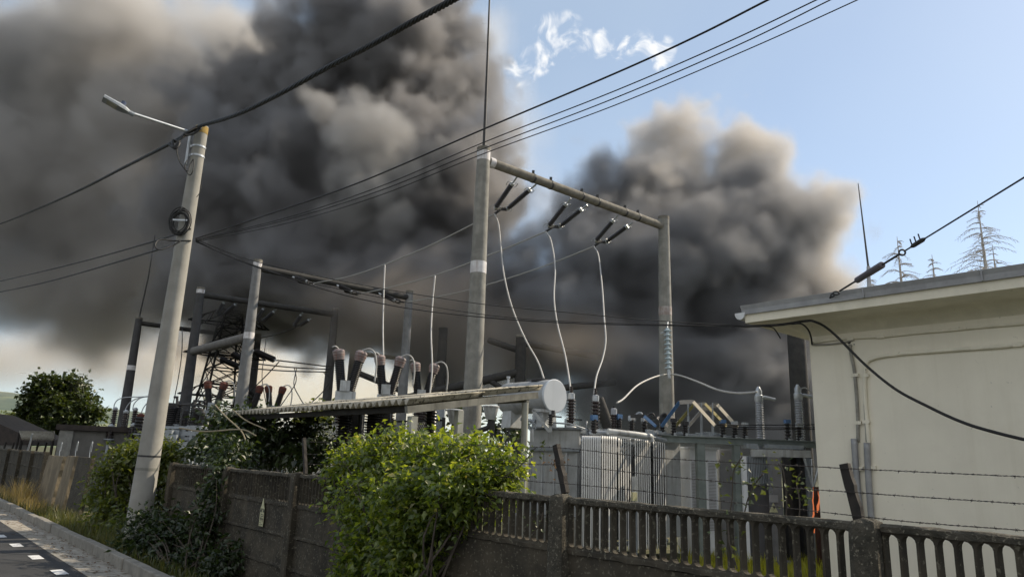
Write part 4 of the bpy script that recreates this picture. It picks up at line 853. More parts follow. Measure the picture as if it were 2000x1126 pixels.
# conservator
e1 = P(1082, 773, 17.3); ax_ = U; rC = .40; Lc = 1.75; mb = MB()
lathe(mb, e1, -ax_, [(rC * .985, -.012), (rC, 0), (rC, Lc - .12), (rC * .96, Lc - .06), (rC * .8, Lc - .01), (rC * .4, Lc + .02)], 40); con = obj('conservator', mb, M_CONS, tr, smooth=True)
mb = MB(); lathe(mb, e1 + ax_ * .004, ax_, [(rC * 1.012, 0), (rC * 1.012, .03), (rC * .97, .045)], 40); obj('end_disc', mb, M_TANK, con, smooth=True)
mb = MB(); tube(mb, [e1 - ax_ * .35 + Z * (rC + .0), e1 - ax_ * .95 + Z * (rC + .0)], .05, 8); lathe(mb, e1 - ax_ * .5 + Z * (rC - .02), Z, [(.22, 0), (.22, .05), (.17, .06)], 20); obj('hatch', mb, M_DARK, con); mb = MB(); lathe(mb, e1 - ax_ * 1.7 + Z * (rC - .02), Z, [(.03, 0), (.03, .14), (.05, .15), (.05, .2)], 8); obj('breather', mb, M_GALV, con)
for f in (.32, 1.45):
    mb = MB(); q = e1 - ax_ * f; zb_ = ztop + .02; box(mb, V(q.x, q.y, (q.z - rC * .8 + zb_) / 2), (.36, .5, q.z - rC * .8 - zb_), (ax_, N, Z), .9); obj('saddle', mb, M_TRAFO, con)
mb = MB(); q = e1 - ax_ * .35 - N * .35; a = V(q.x, q.y, ztop + .42); bar(mb, a, a + td * .45 + Z * -.02 , .07, .07); bar(mb, a, a + td * .45 - Z * .52, .07, .07); bar(mb, a + td * .45, a + td * .45 - Z * .52, .07, .07); obj('bracket', mb, M_TRAFO, tr)
mb = MB(); a = P(1040, 823, 17.4); tube(mb, [P(1018, 818, 17.6), P(1046, 823, 17.4)], .045, 10); ring(mb, P(1040, 833, 17.2), V(.3, 1, 0), .09, .018); tube(mb, [P(1040, 842, 17.2), P(1040, 824, 17.2)], .02, 6); obj('valve', mb, M_STEEL, tr, smooth=True)
mb = MB(); a = P(1075, 812, 17.2); tube(mb, [a, P(1097, 814, 17.2)], .02, 6); lathe(mb, P(1080, 811, 17.15), Z, [(.05, 0), (.05, .12)], 10); ribbed(mb, P(1075, 830, 17.1), P(1076, 808, 17.1), .07, 5); obj('relay', mb, M_DARK, tr, smooth=True)
mb = MB(); bar(mb, P(1040, 838, 17.1), P(1040, 862, 17.1), .35, .05); obj('gusset', mb, M_TRAFO, tr)
def bush(px, y0, y1, Y, r, n, tip, capm=M_GALV):
    a, b = P(px, y0, Y), P(px, y1, Y); b = V(a.x, a.y, b.z); mb = MB(); ribbed(mb, a, b, r, n, .52, 16); o = obj('bushing', mb, M_PORC, tr, smooth=True)
    mb = MB(); lathe(mb, b, Z, [(r * .7, 0), (r * .72, .14), (r * .4, .16)], 12); obj('cap', mb, capm, o, smooth=True)
    mb = MB(); ribbed(mb, b + Z * .15, b + Z * (.15 + tip), r * .42, 4, .6, 8); obj('tip', mb, M_PORC, o, smooth=True)
    mb = MB(); lathe(mb, a - Z * .14, Z, [(r * 1.6, 0), (r * 1.5, .06), (r * .9, .15)], 16); obj('turret', mb, M_TRAFO, o, smooth=True)
bush(1115, 831, 779, 18.0, .125, 9, .17); bush(1163, 838, 783, 18.0, .12, 8, .17); bush(1199, 838, 809, 18.2, .11, 6, .05, M_GREYPORC)
for (px, y0, y1, Y, m_) in ((1160, 846, 817, 17.2, M_BLUE), (1209, 838, 815, 18.2, M_BLUE), (1234, 846, 818, 18.4, M_GALV), (1259, 850, 820, 18.4, M_GALV)):
    a, b = P(px, y0, Y), P(px, y1, Y); b = V(a.x, a.y, b.z); mb = MB(); ribbed(mb, a, b, .085, 5, .6); o = obj('low_voltage_bushing', mb, M_BLACKPORC, tr, smooth=True)
    mb = MB(); box(mb, b + Z * .02, (.16, .10, .13), (FWD, BK, Z)); obj('terminal', mb, m_, o)
mb = MB(); tube(mb, [P(1080, 825, 17.2), P(1112, 827, 17.2), P(1145, 838, 17.2), P(1147, 850, 17.2)], .022, 6); tube(mb, [P(1100, 835, 17.4), P(1145, 836, 17.4), P(1146, 822, 17.4)], .02, 6); tube(mb, [P(1104, 836, 17.5), P(1104, 818, 17.5), P(1110, 818, 17.5)], .02, 6); obj('small_pipe', mb, M_STEEL, tr, smooth='all')
mb = MB(); rng = random.Random(8)
for i in range(26): q = P(rng.uniform(1120, 1290), rng.uniform(840, 850), rng.uniform(17.6, 18.6)); box(mb, q, (rng.uniform(.06, .3), rng.uniform(.05, .2), rng.uniform(.04, .14)), (FWD, BK, Z))
obj('cover_fitting', mb, M_STEEL, tr)
# ================================================================== gantry with busbars
ga, gb = P(1292, 862, 17.9), P(1605, 862, 18.6); zg = (ga.z + gb.z) / 2; ga.z = gb.z = zg; gd = (gb - ga).normalized(); gn = Z.cross(gd)
gt = thing('busbar_gantry', 'grey green steel gantry carrying a row of insulators and sloping busbars', 'gantry', V(ga.x, ga.y, YARD))
mb = MB(); c = (ga + gb) / 2; L = (gb - ga).length
box(mb, c + Z * .075, (L, .16, .02), (gd, gn, Z)); box(mb, c - Z * .075, (L, .16, .02), (gd, gn, Z)); box(mb, c, (L, .03, .13), (gd, gn, Z)); obj('beam', mb, M_GREEN, gt)
for (px, w, m_) in ((1370, .20, M_GREEN), (1446, .15, M_GREEN), (1586, .16, M_DARK)):
    q = P(px, 880, 18); f = (V(q.x, q.y, 0) - V(ga.x, ga.y, 0)).dot(gd); q = ga + gd * f + gn * .02; mb = MB(); box(mb, V(q.x, q.y, (zg - .09 + YARD) / 2), (w, .16, zg - .09 - YARD), (gd, gn, Z)); obj('leg', mb, m_, gt)
mb = MB(); rng = random.Random(6)
for i in range(22): f = rng.uniform(.02, .5); q = ga + gd * L * f + gn * rng.uniform(.25, .5); box(mb, q + Z * rng.uniform(.1, .2), (rng.uniform(.08, .35), .08, rng.uniform(.03, .09)), (gd, gn, Z))
box(mb, ga + gd * L * .26 + gn * .35 + Z * .12, (L * .5, .3, .04), (gd, gn, Z)); obj('linkage', mb, M_STEEL, gt)
def gins(px, y0, y1, capm, Y=None, dn=0.0, r=.085):
    q = P(px, 850, 18.1); f = (V(q.x, q.y, 0) - V(ga.x, ga.y, 0)).dot(gd); q = ga + gd * f + gn * dn; a = V(q.x, q.y, zg + .085); h = (y0 - y1) / 1390 * math.hypot(q.x, q.y) * 1.0
    th = thing('post_insulator', 'x', 'insulator', a, 'post insulators on the busbar gantry'); mb = MB(); ribbed(mb, a, a + Z * h, r, 5, .58); obj('porcelain', mb, M_BLACKPORC, th, smooth=True)
    mb = MB(); box(mb, a + Z * (h + .04), (.13, .12, .09), (gd, gn, Z)); obj('clamp', mb, capm, th); mb = MB(); box(mb, a - Z * .0 + Z * .03 - gn * .06, (.06, .03, .07), (gd, gn, Z)); obj('foot', mb, M_GALV, th); return th
GI = ((1288, 858, 832, M_DARK, 'post insulator at the left end of the gantry beam'), (1312, 858, 833, M_DARK, 'post insulator under the lower ends of the yellow and grey busbars'), (1336, 856, 836, M_DARK, 'short post insulator behind the blue busbar foot'),
      (1415, 858, 832, M_BLUE, 'blue capped post insulator under the first lit busbar foot'), (1440, 858, 834, M_GALV, 'grey capped post insulator under the lit third busbar foot'), (1462, 860, 838, M_GALV, 'post insulator standing alone right of the lit busbars'),
      (1554, 860, 830, M_BLUE, 'blue capped post insulator near the cream building'), (1579, 862, 838, M_GALV, 'last post insulator on the beam beside the cream building'))
for (px, y0, y1, m_, lab) in GI: gins(px, y0, y1, m_)['label'] = lab
def busbar(label, pts, ms, Yb, w=.075):
    th = thing('busbar', label, 'busbar', P(*pts[0], Yb), 'bent busbars over the gantry')
    for i in range(len(pts) - 1):
        a, b = P(*pts[i], Yb), P(*pts[i + 1], Yb); mb = MB(); d = (b - a); L_ = d.length; d.normalize(); wn = BK; box(mb, (a + b) / 2, (w, .014, L_ + .01), (d.cross(wn).normalized(), wn, d)); obj('bar', mb, ms[i], th)
LIT = M_GREYBAR
busbar('blue painted busbar rising to a flat top, its right leg coloured pale as sunlit', [(1292, 832), (1327, 785), (1354, 784), (1396, 830)], [M_BLUE, M_GREYBAR, M_CREAMLIT], 17.75, .10)
busbar('yellow painted busbar between the blue and grey ones', [(1319, 832), (1354, 791), (1377, 788), (1419, 831)], [M_YEL, M_GREYBAR, M_YELLIT], 18.15, .085)
busbar('plain grey busbar, rightmost of the three bent ones', [(1344, 832), (1372, 800), (1401, 790), (1441, 834)], [M_GREYBAR, M_GREYBAR, M_CREAMLIT], 18.55, .10)
busbar('short bright blue sloping busbar left of the plain portal column', [(1232, 812), (1258, 812), (1281, 832)], [M_DARK, M_BLUE], 17.9, .09)
busbar('short bare busbar sloping just right of the bright blue one', [(1262, 816), (1284, 814), (1304, 832)], [M_DARK, M_GREYBAR], 18.1, .08)
busbar('short bare busbar in front of the plain portal column', [(1290, 813), (1310, 812), (1328, 830)], [M_DARK, M_GREYBAR], 18.3, .08)
for i, (px, py) in enumerate(((1249, 808), (1272, 809), (1298, 810))):
    mb = MB(); tube(mb, smooth_path([P(px - 9, py + 6, 18.2), P(px - 4, py - 1, 18.2), P(px + 3, py - 2, 18.2), P(px + 7, py + 5, 18.2)], 5), .03, 6)
    tag(obj('cable_hook', mb, M_DARK if i else M_STEEL), ('steel cable hook above the radiator banks', 'dark cable hook between two short busbars', 'dark cable hook on the plain portal column')[i], 'hook', 'small cable hooks')
for (px) in (1344, 1370, 1392):
    mb = MB(); tube(mb, [P(px, 786, 18.1), P(px, 812, 18.1)], .02, 6); bar(mb, P(px, 812, 18.1), P(px, 850, 18.1), .05, .05); 
    tag(obj('bar_support', mb, M_STEEL), {1344: 'thin support rod under the blue busbar top', 1370: 'thin support rod under the yellow busbar top', 1392: 'thin support rod under the grey busbar top'}[px], 'support rod', 'thin rods under the busbars')
for k, (ya, yb) in enumerate(((829, 828), (833, 834), (837, 837))): cond(('upper', 'middle', 'lower')[k] + ' thin line running from the lit busbars to the cream building', [(1400 + 20 * k, ya, 17.8), (1500, (ya + yb) / 2 + 1, 18), (1620, yb, 18.4)], 1.8, M_WIRE)
# surge arresters
def arrester(label, px, y0, y1, Y):
    a, b = P(px, y0, Y), P(px, y1, Y); b = V(a.x, a.y, b.z); th = thing('surge_arrester', label, 'surge arrester', V(a.x, a.y, YARD), 'grey surge arresters'); mb = MB(); ribbed(mb, a, b, .115, 17, .72, 16); obj('insulator', mb, M_GREYPORC, th, smooth=True)
    mb = MB(); lathe(mb, b, Z, [(.10, 0), (.11, .02), (.11, .16), (.085, .18), (.09, .28), (.05, .36), (.03, .40)], 14); c = obj('cap', mb, M_GALV, th, smooth=True)
    mb = MB(); q = b + Z * .08; tube(mb, [q, q + V(.16, 0, .04), q + V(.42, -.05, -.02)], [.035, .045, .04], 8); obj('terminal', mb, M_GALV, c, smooth=True)
    mb = MB(); bar(mb, V(a.x, a.y, YARD), a, .16, .16); box(mb, a, (.3, .3, .04)); obj('pedestal', mb, M_STEEL, th)
arrester('grey ribbed surge arrester fed by the long looping conductor', 1486, 862, 784, 19); arrester('grey ribbed surge arrester close to the cream building edge', 1564, 862, 780, 19)
cond('short conductor from the right arrester towards the building', [(1560, 760, 19), (1572, 757, 19), (1584, 764, 19), (1600, 772, 19)], 2.6)
# cabinets, second transformer, columns under the gantry
def boxthing(name, label, cat, x0, x1, y0, Y, dep, m, group=None, rot=0.0, zb_=YARD):
    a, b = P(x0, y0, Y), P(x1, y0, Y); zt_ = (a.z + b.z) / 2; w = (b - a).length; a.z = b.z = 0; d = (b - a).normalized(); d = V(d.x * math.cos(rot) - d.y * math.sin(rot), d.x * math.sin(rot) + d.y * math.cos(rot), 0); n_ = Z.cross(d)
    th = thing(name, label, cat, V(a.x, a.y, zb_), group); mb = MB(); c = a + d * w / 2 + n_ * dep / 2; box(mb, V(c.x, c.y, (zt_ + zb_) / 2), (w, dep, zt_ - zb_), (d, n_, Z)); o = obj('body', mb, m, th); md = o.modifiers.new('b', 'BEVEL'); md.width = .012; return th, a, d, n_, w, zt_
th, a, d, n_, w, zt_ = boxthing('switch_cabinet', 'white switch cabinet with louvred doors under the gantry', 'cabinet', 1347, 1404, 876, 18.6, .9, M_LOUV, rot=rad(10))
mb = MB(); mb2 = MB()
for k in range(46):
    z = zt_ - .35 - k * .036
    q = a + d * (w * .18) - n_ * .012; box(mb, V(q.x, q.y, z), (w * .26, .02, .012), (d, n_, Z)); q = a + d * (w * .78) - n_ * .012; box(mb2, V(q.x, q.y, z), (w * .26, .02, .012), (d, n_, Z))
obj('louvre', mb, M_CABG, th); obj('louvre', mb2, M_CABG, th)
mb = MB(); q = a + d * (w * .5) - n_ * .006; box(mb, V(q.x, q.y, (zt_ + YARD) / 2), (.012, .014, zt_ - YARD - .1), (d, n_, Z)); obj('door_gap', mb, M_DARK, th)
mb = MB(); q = a + d * (w * .5) + n_ * .45; box(mb, V(q.x, q.y, zt_ + .025), (w + .12, 1.02, .05), (d, n_, Z)); obj('roof', mb, M_LOUV, th)
boxthing('grey_cabinet', 'plain grey cabinet joined to the right of the white louvred one', 'cabinet', 1405, 1440, 877, 18.9, .8, M_CABG, rot=rad(-12))
th, a, d, n_, w, zt_ = boxthing('auxiliary_transformer', 'small dark transformer with fine radiator fins under the pale girder', 'transformer', 1457, 1502, 946, 18.2, 1.0, mat('dark_grey_paint', (.10, .10, .11), (.07, .07, .075), .6, 3))
mb = MB(); zr0, zr1 = P(1480, 943, 18.2).z, P(1480, 890, 18.2).z
for k in range(14): q = a + d * (w * (k + .5) / 14); box(mb, V(q.x, q.y, (zr0 + zr1) / 2), (.022, .3, zr1 - zr0), (d, n_, Z))
obj('radiator', mb, M_STEEL, th); mb = MB(); q = a + d * (w * .3) + n_ * .1; box(mb, V(q.x, q.y, zr0 + .05), (w * .9, .3, .1), (d, n_, Z)); obj('cover', mb, M_CABG, th)
p0_, p1_ = P(1470, 884, 18.0), P(1580, 886, 18.3); pg = thing('pale_girder', 'weathered bluish white girder below the gantry beam', 'girder', V(p0_.x, p0_.y, YARD)); mb = MB(); bar(mb, p0_, p1_, .2, .18); obj('beam', mb, M_TRAFO, pg)
for px in (1576,): mb = MB(); q = P(px, 890, 18.3); bar(mb, V(q.x, q.y, YARD), q, .1, .1); obj('leg', mb, M_STEEL, pg)
mb = MB(); q = P(1472, 880, 18); box(mb, q + gn * .2 + Z * .12, (.3, .3, .12), (gd, gn, Z)); obj('bracket', mb, M_STEEL, pg); mb = MB(); box(mb, P(1530, 872, 18.3), (1.0, .2, .1), (gd, gn, Z)); obj('cross_plate', mb, M_STEEL, pg)
def pillar(label, px, y0, Y, w, m, name='steel_pillar', group='steel pillars under the gantry'):
    q = P(px, y0, Y); th = thing(name, label, 'pillar', V(q.x, q.y, YARD), group); mb = MB(); box(mb, V(q.x, q.y, (q.z + YARD) / 2), (w, w * .8, q.z - YARD), (gd, gn, Z)); obj('shaft', mb, m, th); mb = MB(); box(mb, V(q.x, q.y, YARD + .1), (w * 1.7, w * 1.6, .12), (gd, gn, Z)); obj('foot', mb, m, th); return th
pillar('slim whitish pillar left of the small dark transformer', 1452, 890, 18.1, .11, M_LOUV)
wp = pillar('grey pillar with a warning triangle plate, right of the small dark transformer', 1511, 892, 17.7, .24, mat('pillar_grey', (.20, .20, .21), (.15, .15, .16), .6, 4))
q = P(1511, 991, 17.55); mb = MB(); mb.add([q + gd * -.11 - Z * .10, q + gd * .11 - Z * .10, q + Z * .12] + [q + gd * -.11 - Z * .10 + gn * .02, q + gd * .11 - Z * .10 + gn * .02, q + Z * .12 + gn * .02], [(0, 1, 2), (5, 4, 3), (0, 3, 4, 1), (1, 4, 5, 2), (2, 5, 3, 0)]); wt = obj('warning_triangle', mb, M_SIGN, wp)
mb = MB(); q2 = q - gn * .012; mb.add([q2 + V(.02, 0, .06), q2 + V(-.025, 0, .0), q2 + V(.0, 0, .0), q2 + V(-.012, 0, -.07), q2 + V(.03, 0, .015), q2 + V(.008, 0, .015)], [(0, 1, 2, 5), (5, 2, 3, 4)]); obj('bolt_mark', mb, M_SIGNK, wt)
q = P(1511, 973, 17.55); mb = MB(); box(mb, q, (.22, .02, .17), (gd, gn, Z)); obj('label_plate', mb, M_CABG, wp)
pillar('dark pillar beside the warning triangle pillar', 1535, 892, 18.0, .16, M_DARK); pillar('broad black pillar behind the sprouting weed', 1548, 880, 18.8, .45, M_DARK); pillar('grey pillar next to the orange lit post', 1573, 895, 18.6, .20, M_STEEL)
vb = thing('v_brace', 'pale pair of thin braces forming a V by the cream building', 'brace', P(1588, 952, 18.2)); mb = MB(); tube(mb, [P(1570, 892, 18.2), P(1588, 952, 18.2)], .03, 6); obj('strut', mb, M_GALV, vb); mb = MB(); tube(mb, [P(1602, 898, 18.2), P(1588, 952, 18.2), P(1588, 970, 18.2)], .03, 6); obj('strut', mb, M_GALV, vb); mb = MB(); tube(mb, [P(1585, 895, 18.1), P(1587, 950, 18.1)], .02, 6); obj('strut', mb, M_GALV, vb)
# fire glow: hot orange post and small flames
fm = bpy.data.materials.new('flame'); fm.use_nodes = True; b_ = fm.node_tree.nodes['Principled BSDF']; b_.inputs['Base Color'].default_value = (.1, .02, .01, 1); b_.inputs['Emission Color'].default_value = (1, .26, .09, 1); b_.inputs['Emission Strength'].default_value = .42
hp = pillar('rust red pillar glowing orange from the fire at the building corner', 1596, 950, 17.6, .16, mat('fire_red_pillar', (.09, .035, .026), (.045, .025, .02), .7, 3), 'red_pillar', None)
fl = thing('flame', 'thin licking orange flame beside the rust red pillar', 'flame', P(1588, 1030, 17.4)); mb = MB(); rng = random.Random(2); tube(mb, [P(1588 + rng.uniform(-2, 2), 1040 - k * 9, 17.35) for k in range(11)], [.018, .024, .022, .017, .02, .017, .013, .015, .011, .008, .003], 8); obj('tongue', mb, fm, fl, smooth='all')
mb = MB(); tube(mb, [P(1598 + rng.uniform(-3, 3), 1000 - k * 6, 17.35) for k in range(8)], [.01, .028, .032, .024, .026, .018, .01, .003], 8); obj('tongue', mb, fm, fl, smooth='all')
# ------------------------------------------------------------------ glass string hanging on the plain portal column
gs0, gs1 = P(1303, 640, 22.9), P(1306, 722, 22.9); gsn = thing('glass_insulator', 'pale glass disc insulator string along the plain portal column', 'insulator', gs1); mb = MB(); ribbed(mb, gs0, gs1, .13, 9, .35, 14); obj('disc_string', mb, mat('pale_glass', (.42, .50, .55), (.34, .42, .46), .12, 4), gsn, smooth=True)
mb = MB(); tube(mb, [P(1290, 650, 22.95), P(1312, 646, 22.95)], .02, 6); tube(mb, [gs0, P(1304, 628, 23.2)], .025, 6); obj('fitting', mb, M_GALV, gsn); mb = MB(); tube(mb, [gs1, P(1307, 738, 22.9)], .05, 8); obj('clamp', mb, M_GALV, gsn)
# ------------------------------------------------------------------ left switchgear
LI = ((220, 832, 800, 38, .16, 'first slim insulator with an arcing jumper, left of the leaning portal column'), (241, 838, 806, 36, .17, 'ribbed insulator in front of the leftmost portal column'), (259, 836, 801, 37, .16, 'slim insulator between the leftmost portal column and the red capped one'), (257, 856, 832, 35, .19, 'low wide insulator above the leafy shrub'), (213, 856, 834, 35, .19, 'low insulator at the left end of the switchgear'))
for (px, y0, y1, Y, r, lab) in LI: post_ins('post_insulator', lab, 'insulator', px, y0, y1, Y, r, 8, M_PORC, 'post insulators left of the street pole', M_GALV)
post_ins('cable_terminal', 'black cable terminal with a rust red cap beside the street pole', 'terminal', 270, 846, 813, 35, .24, 5, M_BLACKPORC, None, M_RED, core=.9)
for (px, y0, y1, Y, r, lab) in ((332, 832, 796, 30, .33, 'broad black insulator just right of the street pole'), (344, 828, 790, 30, .16, 'slim black insulator beside the broad one'), (383, 832, 803, 29, .30, 'broad black insulator left of the red capped breaker'), (373, 830, 790, 29.5, .12, 'slim rod insulator right of the third portal column'), (360, 832, 806, 30, .14, 'short dark insulator at the third portal column foot'), (392, 835, 810, 28.5, .14, 'short dark insulator under the red capped breaker')):
    post_ins('switch_insulator', lab, 'insulator', px, y0, y1, Y, r, 9, M_BLACKPORC, 'black insulators right of the street pole', M_DARK, core=.75)
for k, (pts, lab) in enumerate((([(222, 800), (224, 788), (232, 779), (252, 775), (300, 774)], 'long arched jumper left of the street pole, outermost'), ([(259, 800), (262, 788), (272, 778), (288, 773), (300, 772)], 'arched jumper rising behind the street pole, middle'), ([(242, 806), (250, 790), (262, 780), (280, 774)], 'arched jumper over the ribbed insulator, inner'), ([(274, 812), (280, 796), (290, 784), (300, 779)], 'thin jumper from the red capped terminal'))):
    cond(lab, [(a, b, 37) for a, b in pts], 2.0, M_GALV)
ds = thing('disconnector', 'dark disconnector frame with contact arms right of the street pole', 'disconnector', V(*P(365, 850, 29).xy, YARD)); 
for (p, q, r) in (((330, 788), (402, 792), .05), ((332, 792), (376, 788), .04), ((346, 775), (346, 795), .05), ((340, 775), (348, 775), .05), ((378, 782), (402, 784), .05), ((378, 784), (376, 812), .04)):
    mb = MB(); tube(mb, [P(*p, 29), P(*q, 29)], r, 6); obj('contact_arm', mb, M_DARK, ds)
for (x0, x1, y, h) in ((318, 415, 845, .16), (330, 412, 855, .12), (322, 408, 834, .1)):
    mb = MB(); a, b = P(x0, y, 28.5), P(x1, y + 3, 27.5); b.z = a.z; bar(mb, a, b, .3, h); obj('frame', mb, M_STEEL, ds)
for px in (325, 345, 372, 398, 408): mb = MB(); a = P(px, 850, 28); bar(mb, V(a.x, a.y, YARD), a, .14, .14); obj('leg', mb, M_STEEL, ds)
rng = random.Random(12)
for i in range(20): mb = MB(); a = P(rng.uniform(320, 412), rng.uniform(832, 884), rng.uniform(27, 29)); box(mb, a, (rng.uniform(.1, .5), rng.uniform(.1, .3), rng.uniform(.06, .3))); obj('mechanism', mb, M_STEEL, ds)
for (px, py, Y, lab) in ((1108, 818, 24, 'thin post of the distant frame left of the first bushing'), (990, 815, 26, 'thin dark post between the cable head and conservator'), (994, 835, 24, 'short thin post beside the conservator saddle'), (973, 830, 25, 'thin post right of the bell shaped cable head')):
    a = P(px, py, Y); th = thing('instrument_post', lab, 'post', V(a.x, a.y, YARD), 'thin instrument posts'); mb = MB(); bar(mb, V(a.x, a.y, YARD), a, .06, .06); obj('shaft', mb, M_DARK, th); mb = MB(); bar(mb, a, a + V(.5, .1, 0), .05, .05); bar(mb, a - Z * .4, a + V(.5, .1, -.4), .04, .04); obj('crossbar', mb, M_DARK, th)
# ================================================================== vegetation
def blob_pts(rng, blobs, n, shell=2.4):
    tot = sum((b[1].x * b[1].y * b[1].z) ** .67 for b in blobs); out = []
    for (c, r) in blobs:
        for i in range(int(n * (r.x * r.y * r.z) ** .67 / tot)):
            d = V(rng.gauss(0, 1), rng.gauss(0, 1), rng.gauss(0, 1)).normalized(); q = rng.random() ** (1 / shell) * rng.uniform(.86, 1.12)
            out.append((V(c.x + d.x * r.x * q, c.y + d.y * r.y * q, c.z + d.z * r.z * q), d))
    return out
def add_leaf(mb, p, axis, nrm, L, w):
    s = axis.cross(nrm)
    if s.length < 1e-4: return
    s.normalize(); n2 = s.cross(axis).normalized(); m_ = p + axis * (L * .42)
    mb.add([p, m_ + s * w + n2 * (w * .35), p + axis * L - n2 * (L * .12), m_ - s * w + n2 * (w * .35), m_], [(0, 4, 1), (4, 2, 1), (0, 3, 4), (4, 3, 2)])
def leaves(pts, rng, L, droop=.35, wr=.30, spread=1.0):
    mb = MB()
    for p, d in pts:
        a = (d * .5 + V(rng.gauss(0, spread), rng.gauss(0, spread), rng.gauss(0, spread * .7) - droop)).normalized()
        n = (V(rng.gauss(0, .7), rng.gauss(0, .7), 1)).normalized(); l = L * rng.uniform(.6, 1.35); add_leaf(mb, p, a, n, l, l * wr * rng.uniform(.8, 1.2))
    return mb
def clumps(pts, rng, per, rad_, L, **k):
    out = []
    for p, d in pts:
        for i in range(per): out.append((p + V(rng.gauss(0, rad_), rng.gauss(0, rad_), rng.gauss(0, rad_ * .8)), d))
    return leaves(out, rng, L, **k)
def bl(px, py, off, rx, rz, ro, Y=None):             # ellipsoid near the fence plane (off metres into the yard) or at depth Y
    c = onp(px, py, off) if Y is None else P(px, py, Y); s = c.y / 1390; return (c, V(rx * s, ro, rz * s))
def stems(mb, root, tips, rng, r0):
    for t in tips:
        m1 = root.lerp(t, .4) + V(rng.gauss(0, .1), rng.gauss(0, .1), rng.gauss(0, .08)); m2 = root.lerp(t, .75) + V(rng.gauss(0, .1), rng.gauss(0, .1), rng.gauss(0, .1))
        q = smooth_path([root, m1, m2, t], 4); tube(mb, q, [r0 * (1 - .8 * i / (len(q) - 1)) for i in range(len(q))], 5)
def shrub(name, label, cat, blobs, n, per, rad_, L, m, root, seed, r0=.025, stem_n=26, droop=.35, wr=.30, group=None, sm=None, shell=2.4):
    rng = random.Random(seed); th = thing(name, label, cat, root, group); pts = blob_pts(rng, blobs, n, shell)
    obj('foliage', clumps(pts, rng, per, rad_, L, droop=droop, wr=wr), m, th)
    mb = MB(); stems(mb, V(*root), [p for p, d in rng.sample(pts, min(stem_n, len(pts)))], rng, r0); obj('stem', mb, sm or M_BARK, th); return th
big = [bl(700, 912, .25, 62, 52, .35), bl(770, 895, .35, 75, 58, .4), bl(850, 905, .35, 85, 58, .42), bl(930, 912, .3, 85, 62, .4), bl(985, 915, .25, 34, 46, .28),
       bl(720, 985, -.1, 75, 60, .35), bl(820, 980, -.15, 95, 70, .4), bl(920, 960, -.05, 85, 50, .32), bl(740, 1050, -.2, 70, 65, .32), bl(800, 1085, -.25, 75, 70, .32), bl(700, 1105, -.2, 50, 40, .25), bl(880, 1010, -.1, 50, 40, .2)]
r_ = onp(800, 1150, -.2); shrub('climbing_bush', 'big bright green leafy bush spilling over the concrete fence', 'bush', big, 3100, 7, .07, .074, L_BUSH, V(r_.x, r_.y, YARD), 1, .022, 60)
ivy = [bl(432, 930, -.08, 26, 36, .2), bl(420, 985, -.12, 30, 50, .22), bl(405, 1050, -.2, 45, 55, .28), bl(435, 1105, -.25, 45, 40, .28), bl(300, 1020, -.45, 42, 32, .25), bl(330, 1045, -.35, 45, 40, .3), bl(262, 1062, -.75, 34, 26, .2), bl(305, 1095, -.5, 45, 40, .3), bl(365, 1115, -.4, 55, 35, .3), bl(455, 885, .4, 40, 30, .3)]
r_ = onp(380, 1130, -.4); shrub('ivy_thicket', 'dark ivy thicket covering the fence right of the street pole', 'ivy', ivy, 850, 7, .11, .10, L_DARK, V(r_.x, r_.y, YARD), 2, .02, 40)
sb = [bl(255, 900, 0, 52, 38, .5, 16.6), bl(225, 950, 0, 42, 60, .5, 16.6), bl(290, 905, 0, 50, 45, .5, 16.8), bl(325, 900, 0, 28, 45, .4, 16.8), bl(215, 1010, 0, 40, 45, .4, 16.2), bl(330, 960, 0, 22, 50, .3, 16.6), bl(240, 1040, 0, 36, 35, .35, 15.4), bl(280, 980, 0, 40, 60, .4, 16.6)]
r_ = P(250, 1050, 16); shrub('leafy_shrub', 'rounded yellow green shrub standing behind the street pole', 'shrub', sb, 1300, 7, .12, .12, L_SHRUB, V(r_.x, r_.y, YARD), 3, .025, 40)
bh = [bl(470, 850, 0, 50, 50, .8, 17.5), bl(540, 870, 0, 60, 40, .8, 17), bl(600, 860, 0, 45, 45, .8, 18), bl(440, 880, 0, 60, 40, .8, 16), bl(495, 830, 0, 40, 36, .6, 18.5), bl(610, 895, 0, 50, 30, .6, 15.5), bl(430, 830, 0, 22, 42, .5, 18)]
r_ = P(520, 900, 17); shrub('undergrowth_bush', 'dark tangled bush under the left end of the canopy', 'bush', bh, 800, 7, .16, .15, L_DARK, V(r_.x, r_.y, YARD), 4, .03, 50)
yb_ = [bl(618, 822, 0, 24, 34, 1.0, 30), bl(600, 840, 0, 20, 22, 1.0, 30), bl(640, 845, 0, 20, 20, .8, 30)]
r_ = P(618, 868, 30); shrub('far_bush', 'light green bush in the sun beyond the mesh fence', 'bush', yb_, 300, 6, .2, .26, L_SHRUB, V(r_.x, r_.y, YARD), 5, .05, 12)
cb = [bl(1320, 905, 0, 14, 26, .6, 27), bl(1330, 945, 0, 18, 24, .6, 27)]
r_ = P(1325, 985, 27); shrub('far_bush', 'olive bush in the gap between radiators and white cabinet', 'bush', cb, 220, 6, .16, .22, L_SHRUB, V(r_.x, r_.y, YARD), 6, .05, 12)
cb = [bl(905, 800, 0, 28, 18, .8, 34), bl(985, 838, 0, 40, 14, .8, 27)]
r_ = P(930, 850, 30); shrub('far_bush', 'sparse bush glimpsed behind the banded portal column', 'bush', cb, 160, 5, .2, .24, L_DARK, V(r_.x, r_.y, YARD), 16, .05, 12)
